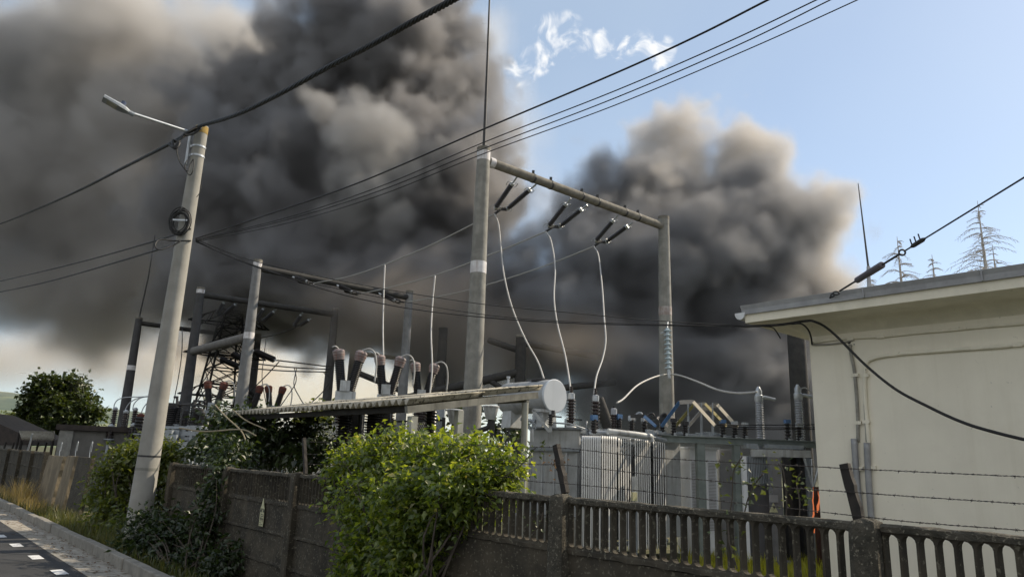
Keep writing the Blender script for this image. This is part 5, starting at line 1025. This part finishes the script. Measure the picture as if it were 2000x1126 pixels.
# thorny runners over the bush at left
for k, pts in enumerate(([(350, 835, 14), (400, 842, 13.8), (470, 838, 13.6), (500, 850, 13.5)], [(420, 790, 15), (440, 812, 14.6), (470, 840, 14.4), (480, 860, 14.3)], [(455, 800, 15), (480, 820, 14.8), (520, 838, 14.6)])):
    mb = MB(); tube(mb, smooth_path([P(*q) for q in pts], 6), .014, 5); tag(obj('bramble_runner', mb, mat('dry_stem%d' % k, (.30, .26, .18), None, .9, 8)), ('long pale bramble runner arching right of the street pole', 'pale bramble runner hanging from the canopy end', 'short bramble runner below the canopy eave')[k], 'runner', 'pale bramble runners')
# sprigs growing over the fence
def sprig(label, pts, n, L, seed, m=L_SPRIG, sp=.06):
    rng = random.Random(seed); w = smooth_path(pts, 8); th = thing('weed_sprig', label, 'weed', w[0], 'sprigs growing at the balustrade fence'); mb = MB(); tube(mb, w, .005, 5); obj('stem', mb, M_BARK, th)
    lf = []
    for i in range(n): p = rng.choice(w[len(w) // 4:]); lf.append((p + V(rng.gauss(0, sp), rng.gauss(0, sp), rng.gauss(0, sp * .7)), V(rng.gauss(0, 1), rng.gauss(0, 1), 0)))
    obj('foliage', leaves(lf, rng, L * .55, wr=.36), m, th)
def fo(px, py, o=.08): return onp(px, py, o)
sprig('young green sprig rising in front of the grey cabinet', [fo(1424, 1010), fo(1430, 970), fo(1433, 920), fo(1450, 890)], 26, .085, 1)
sprig('green sprig with spread leaves before the small dark transformer', [fo(1450, 1020), fo(1462, 970), fo(1478, 940), fo(1490, 925)], 26, .085, 2)
sprig('green sprig in front of the black pillar', [fo(1535, 1030), fo(1536, 970), fo(1530, 920), fo(1520, 905)], 22, .075, 3)
sprig('small sprig right of the black pillar by the building', [fo(1560, 1030), fo(1562, 980), fo(1556, 940), fo(1566, 920)], 22, .07, 4)
sprig('low sprig climbing through the balustrade slots', [fo(1440, 1110, -.08), fo(1425, 1060, -.08), fo(1422, 1020, -.06)], 14, .08, 5)
sprig('withered brown sprig hanging by the leaning barbed wire arm', [fo(1110, 965), fo(1095, 930), fo(1082, 905), fo(1088, 890)], 30, .06, 6, L_DEAD, .04)
sprig('bush tip with pale leaves reaching right above the coping', [fo(985, 930), fo(1020, 905), fo(1040, 880), fo(1048, 872)], 30, .075, 7)
sprig('small sprig growing at the balustrade foot left of the second post', [fo(1040, 1045, -.07), fo(1055, 1020, -.08), fo(1060, 1000, -.08)], 24, .06, 8)
# grasses
def grass(name, label, areas, m, seed, cat='grass'):
    rng = random.Random(seed); mb = MB()
    for (n, fn, h0, h1, w) in areas:
        for i in range(n):
            p = fn(rng); h = rng.uniform(h0, h1); a = rng.uniform(0, 6.28); u = V(math.cos(a), math.sin(a), 0); b = V(rng.gauss(0, .22), rng.gauss(0, .22), 0) * h
            mb.add([p - u * w, p + u * w, p + b * .4 + Z * h * .6 + u * w * .6, p + b * .4 + Z * h * .6 - u * w * .6, p + b + Z * h], [(0, 1, 2, 3), (3, 2, 4)])
    return tag(obj(name, mb, m), label, cat, kind='stuff')
def vz(o): f = min(1, max(0, (o - KO - .14) / (-KO - .14))); return .10 - .38 * f
def vf(t0, t1, o0, o1): return lambda r: (lambda t, o: fp(t, o, vz(o) - .02))(r.uniform(t0, t1), r.uniform(o0, o1))
grass('verge_grass', 'rough green and straw grass growing on the verge behind the kerb', [(6000, vf(5, 26, -1.02, -.1), .06, .30, .008), (2200, vf(10, 19, -.85, -.1), .2, .55, .007)], L_GRASS, 1)
grass('tall_dry_grass', 'tall straw coloured dry grass in front of the leaning slabs', [(1300, vf(18.5, 30, -1.0, -.3), .15, .55, .009), (420, vf(22.5, 25, -.7, -.3), .4, 1.0, .008)], L_DRY, 2)
def lf_(r): q = G(r.uniform(1330, 1640), r.uniform(1040, 1130), YARD); return q
grass('lawn_grass', 'sunlit yellow green grass seen through the balustrade slots', [(7000, lf_, .08, .32, .012)], L_LAWN, 3)
# ------------------------------------------------------------------ trees
def tree(label, trunk, blobs, n, per, rad_, L, m, seed, r0=.35, group=None):
    rng = random.Random(seed); th = thing('tree', label, 'tree', trunk, group); pts = blob_pts(rng, blobs, n, 2.0)
    obj('crown', clumps(pts, rng, per, rad_, L, droop=.1, wr=.42), m, th)
    cz = max(b[0].z for b in blobs); mb = MB(); tp_ = V(trunk[0], trunk[1], cz); tube(mb, [V(*trunk), V(*trunk).lerp(tp_, .5), tp_], [r0, r0 * .7, r0 * .15], 8)
    stems(mb, V(*trunk).lerp(tp_, .25), [p for p, d in rng.sample(pts, 40)], rng, r0 * .35); obj('trunk', mb, M_BARK, th); return th
YT = 75
tb = [bl(75, 780, 0, 34, 38, 1.6, YT), bl(110, 765, 0, 42, 32, 1.8, YT), bl(150, 768, 0, 36, 34, 1.7, YT + 1), bl(60, 815, 0, 26, 30, 1.4, YT), bl(110, 810, 0, 50, 40, 1.9, YT - 1), bl(165, 805, 0, 32, 34, 1.5, YT), bl(185, 812, 0, 16, 18, 1.0, YT), bl(90, 742, 0, 20, 10, .9, YT), bl(135, 745, 0, 24, 14, 1.0, YT), bl(120, 845, 0, 60, 24, 1.6, YT), bl(48, 800, 0, 14, 18, .8, YT)]
tq = P(115, 885, YT); tree('broad dark green tree with a rounded crown at the far left', V(tq.x, tq.y, YARD), tb, 900, 9, .36, .42, L_TREE, 9, .4)
ub = [bl(22, 826, 0, 24, 16, 1.2, 95), bl(45, 835, 0, 18, 14, 1.0, 95)]
tq = P(28, 880, 95); tree('small olive green tree left of the broad dark one', V(tq.x, tq.y, YARD), ub, 160, 8, .5, .5, L_SHRUB, 10, .25)
# bare conifers beyond the roof
def conifer(label, top, Y, h, wid, seed, lean=0.0, dens=1.0):
    t = P(*top, Y); rng = random.Random(seed); b = V(t.x + lean, t.y, t.z - h); th = thing('bare_conifer', label, 'tree', b, 'bare dead conifers'); mb = MB()
    tube(mb, [b, b.lerp(t, .5), t], [.16, .10, .015], 7); obj('trunk', mb, M_TWIG, th); mb = MB(); s = .35
    while s < h * .86:
        c = t.lerp(b, s / h); R_ = min(wid, wid * (.12 + 1.15 * s / (h * .75))) * rng.uniform(.75, 1.1)
        for k in range(int(rng.choice((4, 5, 6)) * dens)):
            a = rng.uniform(0, 6.28); u = V(math.cos(a), math.sin(a), 0); L = R_ * rng.uniform(.55, 1.05); v = V(-u.y, u.x, 0)
            pts = [c, c + u * L * .35 + Z * L * .08, c + u * L * .7 + Z * L * -.02, c + u * L - Z * L * rng.uniform(.1, .32)]; w = smooth_path(pts, 3); tube(mb, w, [.028 * (1 - .75 * i / (len(w) - 1)) for i in range(len(w))], 4, False)
            for i in range(2, len(w)):
                for sg_ in (-1, 1):
                    if rng.random() < .8: q = w[i] + (u * .5 + v * sg_) .normalized() * L * rng.uniform(.10, .26) - Z * L * rng.uniform(.02, .14); tube(mb, [w[i], q], [.013, .006], 3, False)
        s += rng.uniform(.28, .5)
    obj('branch', mb, M_TWIG, th)
conifer('tallest bare conifer above the grey roof edge', (1909, 392), 46, 9, 3.0, 1); conifer('bare conifer just right of the roof rod, behind the stay insulator', (1752, 462), 46, 7.5, 2.5, 2); conifer('small bare conifer between the two taller ones', (1820, 497), 48, 6.5, 2.0, 3)
conifer('low bare conifer touching the roof rod', (1697, 515), 47, 6, 1.3, 4); conifer('bare conifer half hidden right beside the tallest one', (1938, 478), 49, 6.5, 1.7, 5, dens=.7)
# ================================================================== sky and render settings
W = bpy.data.worlds.new('World'); sc.world = W; W.use_nodes = True
nt = W.node_tree; bg = nt.nodes['Background']
sky = nt.nodes.new('ShaderNodeTexSky'); sky.sky_type = 'NISHITA'; sky.sun_disc = False
sky.sun_elevation = SUN_EL; sky.sun_rotation = SUN_AZ
sky.altitude = 200; sky.air_density = .85; sky.dust_density = .5; sky.ozone_density = .8

tc = nt.nodes.new('ShaderNodeTexCoord').outputs['Generated']
def wn(kind, **k):
    n = nt.nodes.new(kind)
    for a, v in k.items(): setattr(n, a, v)
    return n
def wmath(op, a, b=None, c=None):
    n = wn('ShaderNodeMath', operation=op)
    for i, v in enumerate((a, b, c)):
        if v is None: continue
        if isinstance(v, (int, float)): n.inputs[i].default_value = v
        else: nt.links.new(v, n.inputs[i])
    return n.outputs[0]
nz = wn('ShaderNodeTexNoise'); nz.inputs['Scale'].default_value = 30; nz.inputs['Detail'].default_value = 6; nz.inputs['Distortion'].default_value = .9; nz.inputs['Roughness'].default_value = .52; nt.links.new(tc, nz.inputs['Vector'])
msk = None                                           # one wispy white cloud high in the sky, placed by direction
for (px, py, r) in ((1015, 135, .020), (1050, 112, .020), (1082, 66, .022), (1106, 60, .020), (1096, 92, .016), (1140, 78, .016), (1178, 82, .018), (1205, 92, .014), (1245, 92, .020), (1292, 104, .018), (1118, 118, .010)):
    d_ = wn('ShaderNodeVectorMath', operation='DISTANCE'); nt.links.new(tc, d_.inputs[0]); d_.inputs[1].default_value = ray(px, py)
    f_ = wmath('SUBTRACT', 1.0, wmath('DIVIDE', d_.outputs['Value'], r * 1.4)); msk = f_ if msk is None else wmath('MAXIMUM', msk, f_)
f_ = wmath('MULTIPLY_ADD', wmath('SUBTRACT', nz.outputs['Fac'], .5), 4.6, wmath('MINIMUM', msk, .42))
mr = wn('ShaderNodeMapRange', interpolation_type='SMOOTHSTEP'); nt.links.new(f_, mr.inputs['Value']); mr.inputs['From Min'].default_value = .12; mr.inputs['From Max'].default_value = 1.25
gate = wn('ShaderNodeMapRange', interpolation_type='SMOOTHSTEP'); nt.links.new(msk, gate.inputs['Value']); gate.inputs['From Min'].default_value = 0; gate.inputs['From Max'].default_value = .3
mx = wn('ShaderNodeMix', data_type='RGBA'); nt.links.new(wmath('MULTIPLY', mr.outputs[0], gate.outputs[0]), mx.inputs[0]); 
n3 = wn('ShaderNodeTexNoise'); n3.inputs['Scale'].default_value = 3.0; n3.inputs['Detail'].default_value = 4; n3.inputs['Distortion'].default_value = .6; nt.links.new(tc, n3.inputs['Vector'])
vl = wn('ShaderNodeMix', data_type='RGBA'); nt.links.new(wmath('MULTIPLY_ADD', n3.outputs['Fac'], .28, .28), vl.inputs[0]); nt.links.new(sky.outputs[0], vl.inputs[6]); vl.inputs[7].default_value = (4.15, 4.95, 5.6, 1)   # thin high cirrus veil
nt.links.new(vl.outputs[2], mx.inputs[6]); mx.inputs[7].default_value = (6.2, 6.3, 6.4, 1)

# bright clouds added to the unseen sky behind the camera to fill the shade
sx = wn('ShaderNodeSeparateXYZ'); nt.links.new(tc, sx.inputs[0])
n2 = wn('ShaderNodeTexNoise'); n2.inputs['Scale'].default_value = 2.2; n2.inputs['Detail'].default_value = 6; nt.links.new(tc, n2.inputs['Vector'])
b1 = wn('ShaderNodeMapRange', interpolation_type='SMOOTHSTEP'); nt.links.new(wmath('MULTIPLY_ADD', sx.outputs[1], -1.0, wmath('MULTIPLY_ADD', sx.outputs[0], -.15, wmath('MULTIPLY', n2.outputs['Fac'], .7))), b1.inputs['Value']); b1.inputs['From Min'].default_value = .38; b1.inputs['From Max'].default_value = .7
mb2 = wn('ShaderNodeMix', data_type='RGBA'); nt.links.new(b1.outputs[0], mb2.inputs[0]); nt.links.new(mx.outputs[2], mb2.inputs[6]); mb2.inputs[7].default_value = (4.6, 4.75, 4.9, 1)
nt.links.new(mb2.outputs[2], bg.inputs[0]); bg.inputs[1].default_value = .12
vs_ = sc.view_settings; vs_.view_transform = 'Standard'; vs_.look = 'None'; vs_.exposure = 0.45; vs_.gamma = 1
sc.cycles.use_denoising = True
sc.cycles.max_bounces = 6; sc.cycles.diffuse_bounces = 3; sc.cycles.glossy_bounces = 2; sc.cycles.transmission_bounces = 4
sc.cycles.volume_bounces = 2; sc.cycles.transparent_max_bounces = 12
sc.cycles.volume_step_rate = 3.0; sc.cycles.volume_max_steps = 256
sc.cycles.use_adaptive_sampling = True; sc.cycles.adaptive_threshold = .02
# ------------------------------------------------------------------ smoke: real volumes, a density grid per plume
def volume_mat(name, albedo, dens, aniso=.2):
    m = bpy.data.materials.new(name); m.use_nodes = True; t = m.node_tree
    for n in list(t.nodes): t.nodes.remove(n)
    o = t.nodes.new('ShaderNodeOutputMaterial'); v = t.nodes.new('ShaderNodeVolumePrincipled')
    v.inputs['Color'].default_value = (*albedo, 1); v.inputs['Density'].default_value = dens
    v.inputs['Anisotropy'].default_value = aniso
    t.links.new(v.outputs[0], o.inputs['Volume']); return m
def plume(name, label, blobs, mat, vox, amp, scl, soft, seed, warp=5.0, floor=-.6, smooth=.3):
    ng = bpy.data.node_groups.new(name, 'GeometryNodeTree')
    ng.interface.new_socket('Geometry', in_out='OUTPUT', socket_type='NodeSocketGeometry')
    N, L = ng.nodes, ng.links
    def math_(op, a, b=None, c=None):
        n = N.new('ShaderNodeMath'); n.operation = op
        for i, v in enumerate((a, b, c)):
            if v is None: continue
            if isinstance(v, (int, float)): n.inputs[i].default_value = v
            else: L.new(v, n.inputs[i])
        return n.outputs[0]
    def vmath(op, a, b, out=0):
        n = N.new('ShaderNodeVectorMath'); n.operation = op
        for i, v in enumerate((a, b)):
            if v is None: continue
            if isinstance(v, (tuple, Vector)): n.inputs[i].default_value = tuple(v)
            else: L.new(v, n.inputs[i])
        return n.outputs[out]
    pos = N.new('GeometryNodeInputPosition').outputs[0]
    # warp: low noise pushes the blobs about, voronoi billows round them
    def noise(vec, scale, detail, rough=.55):
        n = N.new('ShaderNodeTexNoise'); n.inputs['Scale'].default_value = scale; n.inputs['Detail'].default_value = detail
        n.inputs['Roughness'].default_value = rough; L.new(vec, n.inputs['Vector']); return n
    p0 = vmath('ADD', pos, (seed * 13.7, seed * 7.1, seed * 3.3))
    wn = noise(p0, scl * .55, 3)
    w = vmath('SUBTRACT', wn.outputs['Color'], (.5, .5, .5))
    sn = N.new('ShaderNodeVectorMath'); sn.operation = 'SCALE'; L.new(w, sn.inputs[0]); sn.inputs['Scale'].default_value = warp
    pw = vmath('ADD', pos, sn.outputs[0])
    f = None; lo = [1e9] * 3; hi = [-1e9] * 3
    for (c, r) in blobs:
        d = vmath('SUBTRACT', pw, c); d = vmath('DIVIDE', d, r)
        ln = vmath('LENGTH', d, None, 1)
        g = math_('SUBTRACT', 1.0, ln)
        f = g if f is None else math_('SMOOTH_MAX', f, g, smooth)
        for k in range(3):
            lo[k] = min(lo[k], c[k] - r[k] * 1.3); hi[k] = max(hi[k], c[k] + r[k] * 1.3)
    def vor(vec, scale):
        n = N.new('ShaderNodeTexVoronoi'); n.feature = 'SMOOTH_F1'; n.inputs['Smoothness'].default_value = .35
        n.inputs['Scale'].default_value = scale; L.new(vec, n.inputs['Vector']); return n.outputs['Distance']
    pv = vmath('ADD', p0, sn.outputs[0])
    v1 = math_('SUBTRACT', .42, vor(pv, scl)); v2 = math_('SUBTRACT', .42, vor(pv, scl * 2.1)); v3 = math_('SUBTRACT', .42, vor(pv, scl * 4.6)); v4 = math_('SUBTRACT', .42, vor(pv, scl * 9.5))
    nn = math_('SUBTRACT', noise(p0, scl * 1.6, 5, .6).outputs['Fac'], .5)
    h = math_('MULTIPLY_ADD', v1, .75, math_('MULTIPLY_ADD', v2, .5, math_('MULTIPLY_ADD', v3, .32, math_('MULTIPLY_ADD', v4, .16, math_('MULTIPLY', nn, .8)))))
    f = math_('MULTIPLY_ADD', h, amp, f)
    # soft threshold, then wisps inside
    n = N.new('ShaderNodeMapRange'); n.interpolation_type = 'SMOOTHSTEP'
    L.new(f, n.inputs['Value']); n.inputs['From Min'].default_value = 0; n.inputs['From Max'].default_value = soft
    den = n.outputs['Result']
    inner = noise(p0, scl * .8, 4, .6)
    mr = N.new('ShaderNodeMapRange'); L.new(inner.outputs['Fac'], mr.inputs['Value'])
    mr.inputs['From Min'].default_value = .3; mr.inputs['From Max'].default_value = .7; mr.inputs['To Min'].default_value = .7; mr.inputs['To Max'].default_value = 1.3
    den = math_('MULTIPLY', den, mr.outputs['Result'])
    if floor is not None: lo[2] = max(lo[2], floor)
    vc = N.new('GeometryNodeVolumeCube'); L.new(den, vc.inputs['Density'])
    vc.inputs['Min'].default_value = lo; vc.inputs['Max'].default_value = hi
    for k, a in enumerate('XYZ'): vc.inputs['Resolution ' + a].default_value = max(8, int((hi[k] - lo[k]) / vox))
    sm = N.new('GeometryNodeSetMaterial'); sm.inputs['Material'].default_value = mat
    L.new(vc.outputs[0], sm.inputs['Geometry'])
    o = N.new('NodeGroupOutput'); L.new(sm.outputs[0], o.inputs[0])
    me = bpy.data.meshes.new(name); me.materials.append(mat)
    ob = bpy.data.objects.new(name, me); COL.objects.link(ob)
    md = ob.modifiers.new('grid', 'NODES'); md.node_group = ng
    ob['label'] = label; ob['category'] = 'smoke'; ob['kind'] = 'stuff'
    return ob
def B(px, py, Y, rx, ry, rd):
    return (P(px, py, Y), Vector((rx * Y / 1390, rd, ry * Y / 1390)))





smoke_left = plume('smoke_veil', 'wide dark grey smoke veil drifting left over the hills', [
    B(40, 180, 66, 520, 380, 9), B(-300, 420, 66, 480, 400, 10), B(150, 430, 64, 480, 310, 10), B(420, 330, 64, 300, 370, 9),
    B(200, 110, 68, 420, 230, 7), B(380, 540, 60, 330, 150, 7), B(-60, 560, 60, 420, 170, 8), B(180, 590, 60, 300, 120, 6), B(500, 130, 66, 200, 120, 5)],
    volume_mat('veil_smoke', (.69, .67, .65), .5, .3), .6, .75, .10, .55, 1, 7.0)
smoke_mid = plume('smoke_column', 'towering near black smoke column behind the concrete portals', [
    B(560, 440, 52, 290, 330, 9), B(520, 250, 56, 220, 250, 7), B(690, 120, 56, 240, 240, 8), B(825, 140, 56, 190, 260, 8), B(860, 400, 52, 210, 290, 8),
    B(700, 300, 50, 210, 190, 6), B(640, 560, 47, 340, 140, 6), B(850, 590, 45, 290, 160, 6), B(1000, 620, 44, 210, 160, 5), B(930, 710, 45, 240, 100, 5), B(480, 570, 54, 230, 100, 6)],
    volume_mat('column_smoke', (.42, .415, .425), .95, .2), .30, .85, .18, .36, 2)
smoke_puff = plume('smoke_puff', 'pale rounded smoke puff bulging from the dark column', [
    B(735, 240, 43, 115, 70, 2.8), B(690, 275, 43, 75, 75, 2.6), B(725, 350, 44, 105, 90, 2.6), B(790, 320, 45.5, 100, 110, 2.6), B(690, 430, 45.5, 90, 70, 2.2), B(620, 215, 46, 70, 50, 2.0), B(770, 420, 45, 70, 70, 2.0)],
    volume_mat('puff_smoke', (.60, .595, .595), .6, .0), .22, .85, .42, .50, 5, 2.0)
smoke_right = plume('smoke_plume', 'dark billowing smoke plume standing left of the white building', [
    B(1240, 430, 50, 210, 150, 6), B(1440, 470, 48, 200, 190, 7), B(1180, 700, 43, 190, 90, 5), B(1450, 720, 42, 200, 120, 5),
    B(1370, 570, 46, 330, 220, 8), B(1130, 560, 45, 220, 210, 6), B(1500, 640, 44, 180, 200, 6), B(1370, 770, 42, 330, 180, 6), B(1080, 640, 43, 200, 130, 5), B(1530, 820, 42, 230, 180, 6)],
    volume_mat('plume_smoke', (.43, .435, .455), 1.0, .2), .30, .82, .18, .36, 3)
smoke_crest = plume('smoke_crest', 'crest given a paler sunlit tan, billowing from the top of the right smoke plume', [
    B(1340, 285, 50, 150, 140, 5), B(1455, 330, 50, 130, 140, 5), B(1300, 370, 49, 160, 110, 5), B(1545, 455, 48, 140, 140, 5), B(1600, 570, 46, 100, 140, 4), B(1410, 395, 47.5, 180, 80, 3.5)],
    volume_mat('sunlit_tint_smoke', (.69, .665, .64), .7, .2), .30, .9, .22, .38, 4, 4.0)  # albedo raised above the plume's so the colour carries the crest's sunlight
smoke_wisp = plume('smoke_wisp', 'thin brownish smoke hanging between the portal columns', [
    B(800, 600, 39, 200, 90, 4), B(700, 660, 41, 180, 80, 4), B(930, 690, 38, 220, 90, 4), B(1120, 680, 36, 200, 70, 4), B(660, 590, 41, 150, 70, 4)],
    volume_mat('wisp_smoke', (.56, .50, .44), .20), .8, .9, .22, .7, 6, 4.0)
smoke_haze = plume('smoke_haze', 'pale cream smoke haze drifting low far behind the switchyard', [
    B(480, 740, 110, 330, 110, 25), B(780, 770, 105, 420, 120, 25), B(620, 800, 108, 400, 90, 25)],
    volume_mat('haze_smoke', (.985, .87, .68), .05), 2.5, .5, .05, .9, 7, 10.0)
smoke_thin = plume('thin_smoke', 'thin pale smoke drifting around the tops of the big plumes', [
    B(1000, 250, 56, 100, 150, 4), B(1050, 390, 54, 110, 100, 4), B(950, 90, 58, 70, 140, 4), B(440, 70, 58, 230, 150, 5), B(200, 20, 60, 260, 120, 5)],
    volume_mat('drift_smoke', (.88, .87, .86), .14), .9, .9, .2, .9, 8, 5.0)

smoke_fringe = plume('smoke_fringe', 'thin tan smoke fringe hanging under the veil over the far hills', [
    B(60, 705, 95, 420, 80, 14), B(380, 690, 92, 260, 70, 14), B(-320, 705, 95, 400, 85, 14)],
    volume_mat('fringe_smoke', (.84, .75, .64), .14), 1.6, .7, .08, .9, 9, 8.0)
